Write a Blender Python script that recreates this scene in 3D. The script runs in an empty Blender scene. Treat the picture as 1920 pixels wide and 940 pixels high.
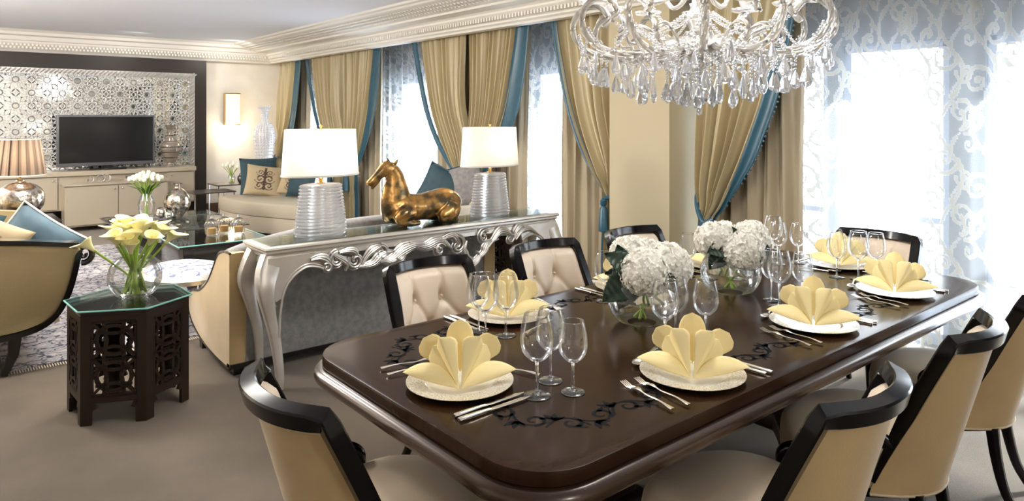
import bpy, bmesh, math, random
import numpy as np
from mathutils import Vector, Matrix
sin, cos, pi = math.sin, math.cos, math.pi
random.seed(7)
SC = bpy.context.scene
COL = SC.collection

# ------------------------------------------------------------------ camera
EYE = 1.55
YAW = math.atan2(1574, 1309)
cd = bpy.data.cameras.new('camera')
cam = bpy.data.objects.new('camera', cd); COL.objects.link(cam)
cam.location = (0, 0, EYE)
cam.rotation_euler = (pi/2, 0, YAW - pi/2)
cd.sensor_width = 36; cd.lens = 1309/1920*36
cd.shift_y = -251/1920
cd.clip_start = .02
SC.camera = cam

# ------------------------------------------------------------------ light
SC.view_settings.view_transform = 'Standard'
SC.view_settings.look = 'None'
SC.view_settings.gamma = 1
SC.view_settings.use_curve_mapping = False
SC.view_settings.exposure = 0.85
SC.cycles.use_denoising = True
SC.cycles.max_bounces = 12
SC.cycles.transparent_max_bounces = 32
SC.cycles.transmission_bounces = 10
SC.cycles.caustics_reflective = False
SC.cycles.caustics_refractive = False
SC.cycles.sample_clamp_indirect = 6

W = bpy.data.worlds.new('daylight'); SC.world = W; W.use_nodes = True
nt = W.node_tree; nt.nodes.clear()
wo = nt.nodes.new('ShaderNodeOutputWorld'); bg = nt.nodes.new('ShaderNodeBackground')
tc = nt.nodes.new('ShaderNodeTexCoord'); sx = nt.nodes.new('ShaderNodeSeparateXYZ')
rp = nt.nodes.new('ShaderNodeValToRGB')
rp.color_ramp.elements[0].position = .38; rp.color_ramp.elements[0].color = (.74, .83, 1, 1)
rp.color_ramp.elements[1].position = .55; rp.color_ramp.elements[1].color = (.95, .97, 1, 1)
mr = nt.nodes.new('ShaderNodeMapRange'); mr.inputs[1].default_value = -1; mr.inputs[2].default_value = 1
nt.links.new(tc.outputs['Generated'], sx.inputs[0]); nt.links.new(sx.outputs[2], mr.inputs[0])
nt.links.new(mr.outputs[0], rp.inputs[0]); nt.links.new(rp.outputs[0], bg.inputs[0])
bg.inputs[1].default_value = 6.2
nt.links.new(bg.outputs[0], wo.inputs[0])

def area(name, loc, rot, sx_, sy_, power, col=(1, 1, 1), portal=False):
    l = bpy.data.lights.new(name, 'AREA'); l.shape = 'RECTANGLE'; l.size = sx_; l.size_y = sy_
    l.energy = power; l.color = col
    if portal: l.cycles.is_portal = True
    o = bpy.data.objects.new(name, l); COL.objects.link(o); o.location = loc; o.rotation_euler = rot
    return o
sl = bpy.data.lights.new('sun', 'SUN'); sl.energy = 15; sl.angle = math.radians(7); sl.color = (.93, .96, 1)
so_ = bpy.data.objects.new('sun', sl); COL.objects.link(so_); so_.rotation_euler = (0, math.radians(46), math.radians(-8))
# window portals are added with the windows; area lights below are added fill, no fixtures:
area('ceiling_fill_dining', (2.4, 1.7, 2.69), (0, 0, 0), .5, .5, 14, (1, .97, .92))
area('ceiling_fill_living', (1.6, 5.2, 2.69), (0, 0, 0), 1.2, 1.2, 42, (1, .97, .92))
area('ceiling_fill_tv', (-.9, 8.8, 2.69), (0, 0, 0), 1.6, 2.4, 70, (1, .96, .90))
def fill_point(name, loc, power, col=(1, .95, .88), r=.2):
    l = bpy.data.lights.new(name, 'POINT'); l.energy = power; l.color = col; l.shadow_soft_size = r
    o = bpy.data.objects.new(name, l); COL.objects.link(o); o.location = loc; return o
area('back_wall_light', (3.55, 10.75, 2.66), (.5, 0, 0), .10, .10, 4.5, (1, .95, .88))
area('back_wall_light', (2.2, 10.6, 2.69), (.3, 0, 0), .10, .10, 4, (1, .95, .88))  # extra fill added to brighten the back wall, no downlight here
# added point lights outside the frame, brightening ceiling, living room and chair backs
fill_point('hall_fill', (.2, 5.0, 2.3), 85)
fill_point('living_fill', (-1.4, 8.0, 2.2), 170)
fill_point('entry_fill', (1.0, -2.0, 2.3), 40, (1, .97, .93))

# ------------------------------------------------------------------ materials
MATS = {}
def nm(name):
    m = bpy.data.materials.new(name); m.use_nodes = True
    MATS[name] = m
    n = m.node_tree.nodes; b = n['Principled BSDF']
    return m, m.node_tree, b
def basic(name, col, rough=.5, metal=0, spec=.5, sheen=0, coat=0, coat_r=.1, bump=None, var=None, trans=0, stretch=None, aniso=0):
    """bump=(scale,strength) noise bump; var=(scale,other colour,amount)"""
    m, t, b = nm(name)
    b.inputs['Base Color'].default_value = (*col, 1); b.inputs['Roughness'].default_value = rough
    b.inputs['Metallic'].default_value = metal; b.inputs['Specular IOR Level'].default_value = spec
    b.inputs['Sheen Weight'].default_value = sheen; b.inputs['Coat Weight'].default_value = coat
    b.inputs['Coat Roughness'].default_value = coat_r
    b.inputs['Transmission Weight'].default_value = trans
    tcn = t.nodes.new('ShaderNodeTexCoord'); mp = t.nodes.new('ShaderNodeMapping')
    t.links.new(tcn.outputs['Object'], mp.inputs[0])
    if stretch: mp.inputs['Scale'].default_value = stretch
    if var:
        nz = t.nodes.new('ShaderNodeTexNoise'); nz.inputs['Scale'].default_value = var[0]; nz.inputs['Detail'].default_value = 6
        r = t.nodes.new('ShaderNodeValToRGB')
        a = var[2]
        r.color_ramp.elements[0].position = .5 - a; r.color_ramp.elements[1].position = .5 + a
        r.color_ramp.elements[0].color = (*col, 1); r.color_ramp.elements[1].color = (*var[1], 1)
        t.links.new(mp.outputs[0], nz.inputs[0]); t.links.new(nz.outputs[0], r.inputs[0]); t.links.new(r.outputs[0], b.inputs['Base Color'])
    if bump:
        nz = t.nodes.new('ShaderNodeTexNoise'); nz.inputs['Scale'].default_value = bump[0]; nz.inputs['Detail'].default_value = 4
        bp = t.nodes.new('ShaderNodeBump'); bp.inputs['Strength'].default_value = bump[1]; bp.inputs['Distance'].default_value = .01
        t.links.new(mp.outputs[0], nz.inputs[0]); t.links.new(nz.outputs[0], bp.inputs['Height']); t.links.new(bp.outputs[0], b.inputs['Normal'])
    return m
def thin_glass(name, tint=(1, 1, 1), boost=1.0, rough=.0, base=.03):
    m = bpy.data.materials.new(name); m.use_nodes = True; t = m.node_tree; t.nodes.clear(); MATS[name] = m
    o = t.nodes.new('ShaderNodeOutputMaterial'); tr = t.nodes.new('ShaderNodeBsdfTransparent'); g = t.nodes.new('ShaderNodeBsdfGlossy')
    g.inputs['Roughness'].default_value = rough; tr.inputs[0].default_value = (*tint, 1)
    fr = t.nodes.new('ShaderNodeLayerWeight'); fr.inputs[0].default_value = .25
    mu = t.nodes.new('ShaderNodeMath'); mu.operation = 'MULTIPLY_ADD'; mu.inputs[1].default_value = boost; mu.inputs[2].default_value = base; mu.use_clamp = True
    mx = t.nodes.new('ShaderNodeMixShader')
    t.links.new(fr.outputs['Fresnel'], mu.inputs[0]); t.links.new(mu.outputs[0], mx.inputs[0])
    t.links.new(tr.outputs[0], mx.inputs[1]); t.links.new(g.outputs[0], mx.inputs[2]); t.links.new(mx.outputs[0], o.inputs[0])
    return m
def cloudy_glass(name, col=(1, 1, 1), mixd=.25, rough=.02, ior=1.5):
    m = bpy.data.materials.new(name); m.use_nodes = True; t = m.node_tree; t.nodes.clear(); MATS[name] = m
    o = t.nodes.new('ShaderNodeOutputMaterial'); g = t.nodes.new('ShaderNodeBsdfGlass'); g.inputs['IOR'].default_value = ior
    g.inputs['Roughness'].default_value = rough; g.inputs[0].default_value = (*col, 1)
    d = t.nodes.new('ShaderNodeBsdfDiffuse'); d.inputs[0].default_value = (.95, .95, .97, 1)
    tl = t.nodes.new('ShaderNodeBsdfTranslucent'); tl.inputs[0].default_value = (.95, .95, .97, 1)
    a = t.nodes.new('ShaderNodeMixShader'); a.inputs[0].default_value = .5
    mx = t.nodes.new('ShaderNodeMixShader'); mx.inputs[0].default_value = mixd
    t.links.new(d.outputs[0], a.inputs[1]); t.links.new(tl.outputs[0], a.inputs[2])
    t.links.new(g.outputs[0], mx.inputs[1]); t.links.new(a.outputs[0], mx.inputs[2]); t.links.new(mx.outputs[0], o.inputs[0])
    return m
def emis(name, col, st):
    m, t, b = nm(name); b.inputs['Base Color'].default_value = (*col, 1)
    b.inputs['Emission Color'].default_value = (*col, 1); b.inputs['Emission Strength'].default_value = st
    return m
def attr_mix(name, c0, c1, **k):
    """colour by the vertex attribute 'pat'"""
    m = basic(name, c0, **k); t = m.node_tree; b = t.nodes['Principled BSDF']
    at = t.nodes.new('ShaderNodeAttribute'); at.attribute_name = 'pat'
    mx = t.nodes.new('ShaderNodeMixRGB'); mx.inputs[1].default_value = (*c0, 1); mx.inputs[2].default_value = (*c1, 1)
    t.links.new(at.outputs['Fac'], mx.inputs[0]); t.links.new(mx.outputs[0], b.inputs['Base Color'])
    return m

basic('wallpaper', (.76, .70, .61), .75, bump=(60, .15), var=(5, (.82, .77, .69), .2))
basic('plain_wall', (.49, .42, .28), .7)
basic('window_wall_shade', (.17, .185, .185), .8)  # shade behind the sheers is put into this grey-blue wall colour
basic('ceiling_paint', (.78, .79, .84), .8)
basic('cornice_paint', (.80, .77, .71), .6)
basic('carpet', (.135, .100, .062), .95, bump=(350, .6), var=(1.7, (.088, .063, .037), .13), sheen=.2)
basic('dark_panel', (.022, .015, .012), .45, stretch=(1, 1, 8))
basic('silver_leaf', (.62, .60, .57), .36, metal=.85, bump=(30, .08), var=(9, (.56, .53, .50), .2))
basic('silver_paint', (.66, .62, .57), .36, metal=.55, bump=(20, .05), var=(7, (.56, .52, .46), .25))
basic('mirror', (.86, .86, .84), .03, metal=1)
basic('lattice_white', (.78, .77, .74), .4, metal=.15)
basic('black_lacquer', (.006, .005, .005), .16, coat=.4)
basic('rail_black', (.004, .003, .003), .16, spec=.3)
basic('chair_suede', (.54, .385, .175), .8, sheen=.3, bump=(180, .12), var=(6, (.44, .31, .15), .25))
basic('seat_suede', (.62, .50, .34), .7, sheen=.3, bump=(160, .08), var=(5, (.55, .44, .29), .25))
basic('tuft_leather', (.70, .58, .45), .36, bump=(200, .06))
basic('piping_tan', (.55, .44, .29), .6)
basic('velvet_grey', (.17, .16, .155), .85, sheen=.6, bump=(90, .3), var=(24, (.24, .225, .215), .14))
basic('burlap', (.32, .25, .125), .85, bump=(320, .5), var=(260, (.34, .25, .12), .1))
basic('cream_fabric', (.58, .51, .40), .8, bump=(200, .2))
basic('beige_sofa', (.42, .36, .27), .8, bump=(200, .2))
basic('teal_velvet', (.014, .040, .052), .7, var=(12, (.022, .06, .075), .2))
basic('blue_velvet', (.05, .095, .125), .6, sheen=.05, var=(9, (.085, .14, .175), .2))
basic('trim_white', (.7, .66, .6), .6)
basic('gold_silk', (.47, .39, .225), .36, sheen=.2, bump=(70, .08), stretch=(1, 1, .1))
basic('taupe_silk', (.42, .35, .24), .38, bump=(70, .08), stretch=(1, 1, .1))
basic('teal_silk', (.018, .075, .115), .35, var=(6, (.028, .10, .15), .2))
basic('wood_dark', (.015, .0075, .0045), .4, spec=.3, stretch=(3, .3, 1), var=(8, (.026, .013, .007), .3))
def table_wood():
    m = basic('table_wood', (.034, .0145, .006), .19, spec=.12, stretch=(.6, 9, 1), var=(5, (.019, .0085, .004), .25))
table_wood()
basic('table_edge', (.05, .028, .016), .24, metal=.3, coat=.2)
basic('inlay', (.004, .005, .008), .5, spec=.05)
basic('china', (.68, .63, .50), .2, coat=.5)
basic('napkin', (.93, .77, .38), .75, bump=(500, .1))
basic('steel', (.80, .74, .66), .16, metal=1)
basic('brass', (.75, .48, .16), .25, metal=1)
basic('chrome', (.7, .7, .7), .12, metal=1)
basic('mercury', (.72, .66, .58), .16, metal=1, bump=(26, .5), var=(30, (.35, .3, .25), .1))
basic('silver_ball', (.72, .68, .62), .2, metal=1, bump=(30, .2))
basic('bronze', (.50, .27, .08), .27, metal=.8, bump=(22, .3), var=(14, (.10, .075, .04), .10))
basic('calla', (.94, .87, .47), .45)
basic('calla_spadix', (.7, .45, .05), .6)
basic('tulip', (.92, .90, .74), .55)
basic('stem_green', (.30, .44, .06), .5, trans=0)
basic('leaf_dark', (.006, .028, .009), .5, bump=(60, .3))
basic('tulip_leaf', (.05, .13, .02), .5)
basic('bloom', (.95, .92, .85), .8, var=(30, (.94, .88, .74), .25))
basic('white_lacquer', (.42, .36, .275), .3, coat=.3)
basic('tv_black', (.008, .008, .009), .12)
basic('tv_bezel', (.10, .10, .11), .3)
basic('vase_brown', (.30, .25, .20), .25, coat=.6, stretch=(.4, .4, 9), var=(7, (.14, .11, .085), .2))
basic('white_glass', (.78, .78, .80), .15, coat=.8)
basic('candle', (.62, .36, .12), .6)
basic('book', (.45, .40, .33), .5)
basic('smoke_metal', (.12, .11, .10), .3, metal=.8)
basic('baseboard_wood', (.10, .055, .03), .5)
basic('frame_blue', (.30, .36, .46), .4)
basic('window_white', (.55, .60, .70), .4)
thin_glass('glass', boost=.55, base=.075)
thin_glass('pane', tint=(.95, .98, 1), boost=.3, base=.01)
thin_glass('glass_top', tint=(.90, .96, .94), boost=.7, base=.10)
thin_glass('vase_glass', tint=(.985, .99, .99), boost=.75, base=.09)
cloudy_glass('crystal', mixd=.22, rough=.02)
cloudy_glass('arm_glass', col=(1, .97, .92), mixd=.26, rough=.03)
cloudy_glass('solid_glass', mixd=.03, rough=0)
cloudy_glass('lamp_glass', mixd=.25, rough=.03)
cloudy_glass('water', mixd=.02, rough=0, ior=1.33)
basic('glass_edge', (.25, .55, .5), .1)

def shade_mat(name, col, tl=.6, streak=None):
    m = bpy.data.materials.new(name); m.use_nodes = True; t = m.node_tree; t.nodes.clear(); MATS[name] = m
    o = t.nodes.new('ShaderNodeOutputMaterial'); d = t.nodes.new('ShaderNodeBsdfDiffuse'); l = t.nodes.new('ShaderNodeBsdfTranslucent')
    d.inputs[0].default_value = (*col, 1); l.inputs[0].default_value = (*col, 1)
    mx = t.nodes.new('ShaderNodeMixShader'); mx.inputs[0].default_value = tl
    if streak:
        at = t.nodes.new('ShaderNodeAttribute'); at.attribute_name = 'pat'
        cm = t.nodes.new('ShaderNodeMixRGB'); cm.inputs[1].default_value = (*col, 1); cm.inputs[2].default_value = (*streak, 1)
        t.links.new(at.outputs['Fac'], cm.inputs[0]); t.links.new(cm.outputs[0], d.inputs[0]); t.links.new(cm.outputs[0], l.inputs[0])
    t.links.new(d.outputs[0], mx.inputs[1]); t.links.new(l.outputs[0], mx.inputs[2]); t.links.new(mx.outputs[0], o.inputs[0])
bpy.data.materials.remove(MATS['bloom']); shade_mat('bloom', (.97, .945, .87), .22)
shade_mat('shade_cream', (.90, .85, .79), .5)
shade_mat('shade_pleat', (.36, .28, .22), .45, (.02, .017, .015))
emis('sconce_glow', (1, .74, .36), .8)
emis('bulb', (1, .85, .6), 12)

def sheer_mat():
    m = bpy.data.materials.new('sheer'); m.use_nodes = True; t = m.node_tree; t.nodes.clear(); MATS['sheer'] = m
    o = t.nodes.new('ShaderNodeOutputMaterial')
    tr = t.nodes.new('ShaderNodeBsdfTransparent'); tr.inputs[0].default_value = (1, 1, 1, 1)
    tl = t.nodes.new('ShaderNodeBsdfTranslucent'); df = t.nodes.new('ShaderNodeBsdfDiffuse')
    at = t.nodes.new('ShaderNodeAttribute'); at.attribute_name = 'pat'
    cm = t.nodes.new('ShaderNodeMixRGB'); cm.inputs[1].default_value = (.80, .83, .86, 1); cm.inputs[2].default_value = (.36, .34, .295, 1)
    t.links.new(at.outputs['Fac'], cm.inputs[0]); t.links.new(cm.outputs[0], tl.inputs[0]); t.links.new(cm.outputs[0], df.inputs[0])
    a = t.nodes.new('ShaderNodeMixShader'); a.inputs[0].default_value = .45
    t.links.new(tl.outputs[0], a.inputs[1]); t.links.new(df.outputs[0], a.inputs[2])
    mr = t.nodes.new('ShaderNodeMapRange'); mr.inputs[3].default_value = .22; mr.inputs[4].default_value = .985
    t.links.new(at.outputs['Fac'], mr.inputs[0])
    mx = t.nodes.new('ShaderNodeMixShader'); t.links.new(mr.outputs[0], mx.inputs[0])
    t.links.new(tr.outputs[0], mx.inputs[1]); t.links.new(a.outputs[0], mx.inputs[2]); t.links.new(mx.outputs[0], o.inputs[0])
sheer_mat()

def rug_mat():
    m = basic('rug', (.45, .42, .42), .95, bump=(300, .4)); t = m.node_tree; b = t.nodes['Principled BSDF']
    tcn = t.nodes.new('ShaderNodeTexCoord'); nz = t.nodes.new('ShaderNodeTexNoise'); nz.inputs['Scale'].default_value = 7; nz.inputs['Detail'].default_value = 3
    mxv = t.nodes.new('ShaderNodeMixRGB'); mxv.inputs[0].default_value = .25
    vo = t.nodes.new('ShaderNodeTexVoronoi'); vo.inputs['Scale'].default_value = 10; vo.feature = 'DISTANCE_TO_EDGE'
    t.links.new(tcn.outputs['Object'], nz.inputs[0]); t.links.new(tcn.outputs['Object'], mxv.inputs[1]); t.links.new(nz.outputs['Color'], mxv.inputs[2])
    t.links.new(mxv.outputs[0], vo.inputs[0])
    r = t.nodes.new('ShaderNodeValToRGB'); e = r.color_ramp.elements
    e[0].position = .02; e[0].color = (.06, .065, .10, 1); e[1].position = .10; e[1].color = (.50, .46, .44, 1)
    x = e.new(.2); x.color = (.30, .29, .33, 1); x = e.new(.3); x.color = (.55, .50, .46, 1)
    t.links.new(vo.outputs['Distance'], r.inputs[0]); t.links.new(r.outputs[0], b.inputs['Base Color'])
rug_mat()
def plate_mat():
    m = basic('plate_rim', (.68, .63, .50), .22, coat=.5); t = m.node_tree; b = t.nodes['Principled BSDF']
    tcn = t.nodes.new('ShaderNodeTexCoord'); vo = t.nodes.new('ShaderNodeTexVoronoi'); vo.inputs['Scale'].default_value = 190
    r = t.nodes.new('ShaderNodeValToRGB'); r.color_ramp.elements[0].position = .3; r.color_ramp.elements[0].color = (.40, .34, .23, 1)
    r.color_ramp.elements[1].position = .5; r.color_ramp.elements[1].color = (.68, .62, .49, 1)
    t.links.new(tcn.outputs['Object'], vo.inputs[0]); t.links.new(vo.outputs['Distance'], r.inputs[0]); t.links.new(r.outputs[0], b.inputs['Base Color'])
plate_mat()
attr_mix('pillow_pattern', (.42, .33, .20), (.055, .03, .02), rough=.8)
def stool_mat():
    m = basic('toile', (.72, .72, .74), .9); t = m.node_tree; b = t.nodes['Principled BSDF']
    tcn = t.nodes.new('ShaderNodeTexCoord'); vo = t.nodes.new('ShaderNodeTexNoise'); vo.inputs['Scale'].default_value = 22; vo.inputs['Detail'].default_value = 5
    r = t.nodes.new('ShaderNodeValToRGB'); r.color_ramp.elements[0].position = .42; r.color_ramp.elements[0].color = (.14, .15, .25, 1)
    r.color_ramp.elements[1].position = .52; r.color_ramp.elements[1].color = (.74, .74, .76, 1)
    t.links.new(tcn.outputs['Object'], vo.inputs[0]); t.links.new(vo.outputs[0], r.inputs[0]); t.links.new(r.outputs[0], b.inputs['Base Color'])
stool_mat()

# ------------------------------------------------------------------ mesh kit
class MB:
    def __init__(s): s.v = []; s.f = []; s.a = []
    def add(s, vs, fs, M=None, pat=0.0):
        n = len(s.v)
        if M is not None: vs = [M @ Vector(v) for v in vs]
        s.v += [tuple(v) for v in vs]; s.f += [tuple(i+n for i in f) for f in fs]; s.a += [pat]*len(vs)
        return s
    def box(s, x0, x1, y0, y1, z0, z1, M=None):
        vs = [(x, y, z) for x in (x0, x1) for y in (y0, y1) for z in (z0, z1)]
        return s.add(vs, [(0,1,3,2),(4,6,7,5),(0,4,5,1),(2,3,7,6),(0,2,6,4),(1,5,7,3)], M)
    def bbox(s, x0, x1, y0, y1, z0, z1, r=.01, M=None, n=3):
        """box with rounded vertical corners and softened top/bottom"""
        out = []
        for k, (cx, cy) in enumerate([(x1-r, y1-r), (x0+r, y1-r), (x0+r, y0+r), (x1-r, y0+r)]):
            for j in range(n+1):
                a = (k + j/n)*pi/2; out.append((cx, cy, cos(a), sin(a)))
        lev = []
        for j in range(n+1):
            a = j/n*pi/2; lev.append((z0 + r*(1-sin(a)), r*cos(a)))
        lev = [(z0 + r - r*sin(pi/2*(1-j/n)), r*(1-cos(pi/2*(1-j/n)))) for j in range(n+1)] + [(z1 - r + r*sin(pi/2*j/n), r*(1-cos(pi/2*j/n))) for j in range(n+1)]
        rings = [[(cx + (r-ins)*c, cy + (r-ins)*d, z) for cx, cy, c, d in out] for z, ins in lev]
        return s.loft(rings, cap=True, M=M)
    def loft(s, rings, closed=True, cap=False, M=None, pat=0.0):
        n = len(rings[0]); vs = [p for r in rings for p in r]; fs = []
        for i in range(len(rings)-1):
            for j in range(n if closed else n-1):
                k = (j+1) % n
                fs.append((i*n+j, i*n+k, (i+1)*n+k, (i+1)*n+j))
        if cap:
            fs.append(tuple(range(n-1, -1, -1))); fs.append(tuple((len(rings)-1)*n + j for j in range(n)))
        return s.add(vs, fs, M, pat)
    def lathe(s, prof, c=(0, 0, 0), seg=24, M=None, sx=1, sy=1, cap=False, rip=None):
        rings = []
        for i, (r, z) in enumerate(prof):
            ring = []
            for j in range(seg):
                a = 2*pi*j/seg; rr = r * (1 + (rip[1]*cos(rip[0]*a) if rip else 0))
                ring.append((c[0]+rr*cos(a)*sx, c[1]+rr*sin(a)*sy, c[2]+z))
            rings.append(ring)
        return s.loft(rings, cap=cap, M=M)
    def tube(s, pts, rad, seg=8, M=None, sec=None, up=None, cap=True, pat=0.0):
        """sec: list of unit (a,b) section points scaled by rad (rad may be number, list, or list of (ra,rb))"""
        pts = [Vector(p) for p in pts]; n = len(pts)
        if not isinstance(rad, (list, tuple)): rad = [rad]*n
        rad = [r if isinstance(r, (list, tuple)) else (r, r) for r in rad]
        if sec is None: sec = [(cos(2*pi*j/seg), sin(2*pi*j/seg)) for j in range(seg)]
        rings = []; u = Vector(up) if up else None
        fixed = up is not None
        for i in range(n):
            t = (pts[min(i+1, n-1)] - pts[max(i-1, 0)])
            if t.length < 1e-9: t = Vector((0, 0, 1))
            t.normalize()
            if u is None:
                u = Vector((0, 0, 1)) if abs(t.z) < .9 else Vector((1, 0, 0))
            uu = u - t*u.dot(t)
            if uu.length < 1e-6: uu = t.orthogonal()
            uu.normalize(); w = t.cross(uu)
            if not fixed: u = uu
            rings.append([tuple(pts[i] + uu*(b*rad[i][1]) + w*(a*rad[i][0])) for a, b in sec])
        return s.loft(rings, cap=cap, M=M, pat=pat)
    def grid(s, fn, nu, nv, M=None, pat=None, wrap=False):
        vs = []; pa = []
        for i in range(nv+1):
            for j in range(nu + (0 if wrap else 1)):
                vs.append(fn(j/nu, i/nv)); pa.append(pat(j/nu, i/nv) if pat else 0)
        w = nu if wrap else nu+1; fs = []
        for i in range(nv):
            for j in range(nu):
                k = (j+1) % w if wrap else j+1
                fs.append((i*w+j, i*w+k, (i+1)*w+k, (i+1)*w+j))
        n = len(s.a); s.add(vs, fs, M); s.a[n:] = pa
        return s
    def prism(s, poly, d0, d1, plane='xz', M=None):
        """extrude a polygon; plane xz: d is y; xy: d is z; yz: d is x"""
        f = {'xz': lambda p, d: (p[0], d, p[1]), 'xy': lambda p, d: (p[0], p[1], d), 'yz': lambda p, d: (d, p[0], p[1])}[plane]
        n = len(poly)
        vs = [f(p, d0) for p in poly] + [f(p, d1) for p in poly]
        fs = [tuple(range(n)), tuple(range(2*n-1, n-1, -1))] + [(i, (i+1) % n + 0, (i+1) % n + n, i+n) for i in range(n)]
        return s.add(vs, fs, M)
    def ball(s, c, r, seg=16, rings=10, sc=(1, 1, 1), M=None):
        prof = [(max(r*sin(pi*i/rings), 1e-4), -r*cos(pi*i/rings)) for i in range(rings+1)]
        rr = [[(c[0]+p*cos(2*pi*j/seg)*sc[0], c[1]+p*sin(2*pi*j/seg)*sc[1], c[2]+z*sc[2]) for j in range(seg)] for p, z in prof]
        return s.loft(rr, M=M, cap=True)
    def build(s, name, mat, parent=None, smooth=True, angle=40, loc=None, solid=0, sub=0, remesh=0):
        me = bpy.data.meshes.new(name); me.from_pydata(s.v, [], s.f); me.validate()
        bm = bmesh.new(); bm.from_mesh(me); bmesh.ops.recalc_face_normals(bm, faces=bm.faces)
        bm.to_mesh(me); bm.free()
        me.materials.append(MATS[mat])
        if any(s.a):
            at = me.attributes.new('pat', 'FLOAT', 'POINT'); at.data.foreach_set('value', s.a)
        if smooth:
            me.shade_smooth()
            try: me.set_sharp_from_angle(angle=math.radians(angle))
            except Exception: pass
        o = bpy.data.objects.new(name, me); COL.objects.link(o)
        if parent: o.parent = parent
        if loc: o.location = loc
        if solid: md = o.modifiers.new('s', 'SOLIDIFY'); md.thickness = solid; md.offset = 0
        if remesh: md = o.modifiers.new('r', 'REMESH'); md.mode = 'VOXEL'; md.voxel_size = remesh; md.use_smooth_shade = True; md = o.modifiers.new('c', 'SMOOTH'); md.iterations = 6; md.factor = .6
        if sub: md = o.modifiers.new('b', 'SUBSURF'); md.levels = sub; md.render_levels = sub
        return o
def empty(name, loc=(0, 0, 0), rz=0):
    o = bpy.data.objects.new(name, None); COL.objects.link(o); o.location = loc; o.rotation_euler = (0, 0, rz); o.empty_display_size = .1
    return o
def tag(o, label, cat, group=None, kind=None):
    o['label'] = label; o['category'] = cat
    if group: o['group'] = group
    if kind: o['kind'] = kind
    return o
def struct(o): o['kind'] = 'structure'; return o
KIDS = {}
def copy_tree(o, parent=None):
    c = o.copy(); COL.objects.link(c)
    if parent: c.parent = parent
    for ch in [x for x in bpy.data.objects if x.parent == o]: copy_tree(ch, c)
    return c
def spl(pts, n=8, closed=False):
    """Catmull-Rom through points of any dimension"""
    P = [tuple(p) for p in pts]; out = []; m = len(P)
    rng = m if closed else m-1
    for i in range(rng):
        p0 = P[(i-1) % m] if closed or i > 0 else P[0]; p1 = P[i]; p2 = P[(i+1) % m]; p3 = P[(i+2) % m] if closed or i+2 < m else P[-1]
        for k in range(n):
            t = k/n
            out.append(tuple(.5*((2*b) + (-a+c)*t + (2*a-5*b+4*c-d)*t*t + (-a+3*b-3*c+d)*t**3) for a, b, c, d in zip(p0, p1, p2, p3)))
    if not closed: out.append(P[-1])
    return out
SQ = [(-1, -1), (1, -1), (1, 1), (-1, 1)]
RSQ = [(-1, -.8), (-.8, -1), (.8, -1), (1, -.8), (1, .8), (.8, 1), (-.8, 1), (-1, .8)]
def sstep(a, b, x):
    t = min(1, max(0, (x-a)/(b-a))); return t*t*(3-2*t)
def arr(x, xs, ys):
    return float(np.interp(x, xs, ys))

# ================================================================== SETTING
XW = 4.44; XG = 5.2; YT = 11.75; ZC = 2.72
struct(MB().box(-3.2, 5.6, -3.2, 12.0, -.1, 0).build('floor', 'carpet', smooth=False))
struct(MB().box(-3.2, 4.6, -3.2, 12.0, ZC+.0, ZC+.12).build('ceiling', 'ceiling_paint', smooth=False))
struct(MB().box(-3.2, 5.6, YT, YT+.15, 0, 3.0).build('wall_back', 'wallpaper', smooth=False))
struct(MB().box(-3.3, -3.2, -3.2, 12, 0, 3.0).build('wall_left', 'wallpaper', smooth=False))
struct(MB().box(-3.3, 5.6, -3.3, -3.2, 0, 3.0).build('wall_front', 'wallpaper', smooth=False))
# window wall at XG with openings (y0,y1)
HEAD = 2.07
OPEN = [(-.2, 1.50), (1.71, 2.42), (2.53, 3.2), (4.35, 5.85), (7.0, 8.85), (10.1, 11.4)]
mb = MB(); prev = -3.3
for a, b in OPEN:
    mb.box(XG, XG+.2, prev, a, 0, 3.0); mb.box(XG, XG+.2, a, b, HEAD, 3.0); prev = b
mb.box(XG, XG+.2, prev, YT, 0, 3.0)
struct(mb.build('wall_right', 'window_wall_shade', smooth=False))
# recess ceiling over the curtains
struct(MB().box(4.5, 5.4, -3.3, YT, 2.74, 2.9).build('ceiling_recess', 'ceiling_paint', smooth=False))
for i, (a, b) in enumerate(OPEN):
    fr = MB(); w = .05
    fr.box(XG+.04, XG+.1, a, a+w, 0, HEAD).box(XG+.04, XG+.1, b-w, b, 0, HEAD).box(XG+.04, XG+.1, a, b, HEAD-w, HEAD).box(XG+.04, XG+.1, a, b, 0, .08)
    fr.box(XG+.05, XG+.09, a, b, .82, .86)
    root = struct(fr.build('window_%d' % (i+1), 'frame_blue', smooth=False))
    MB().box(XG+.065, XG+.075, a+w, b-w, .08, HEAD-w).build('window_pane', 'pane', root, smooth=False)
    area('window_portal', (XG+.25, (a+b)/2, HEAD/2), (0, pi/2, 0), HEAD, b-a, 1, portal=True)
# pier between the living windows and the dining windows
struct(MB().box(XW, XG, 3.413, 4.04, 0, 2.74).build('wall_pier', 'plain_wall', smooth=False))
# cornice: profile swept along window wall; x = XW - d
def prof_window():
    return [(XW+.06, 2.45), (XW-.04, 2.45), (XW-.05, 2.47), (XW-.08, 2.485), (XW-.08, 2.50), (XW-.17, 2.565), (XW-.17, 2.585), (XW-.20, 2.60), (XW-.36, 2.605), (XW-.37, 2.625), (XW-.40, 2.63),
            (XW-.66, 2.685), (XW-.68, 2.70), (XW-.74, 2.70), (XW-.76, ZC), (XW+.06, ZC+.05)]
mb = MB(); pr = prof_window()
mb.prism([(x, z) for x, z in pr], -3.0, YT-.02, 'xz')
cw = struct(mb.build('trim_1', 'cornice_paint', smooth=False))
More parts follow.
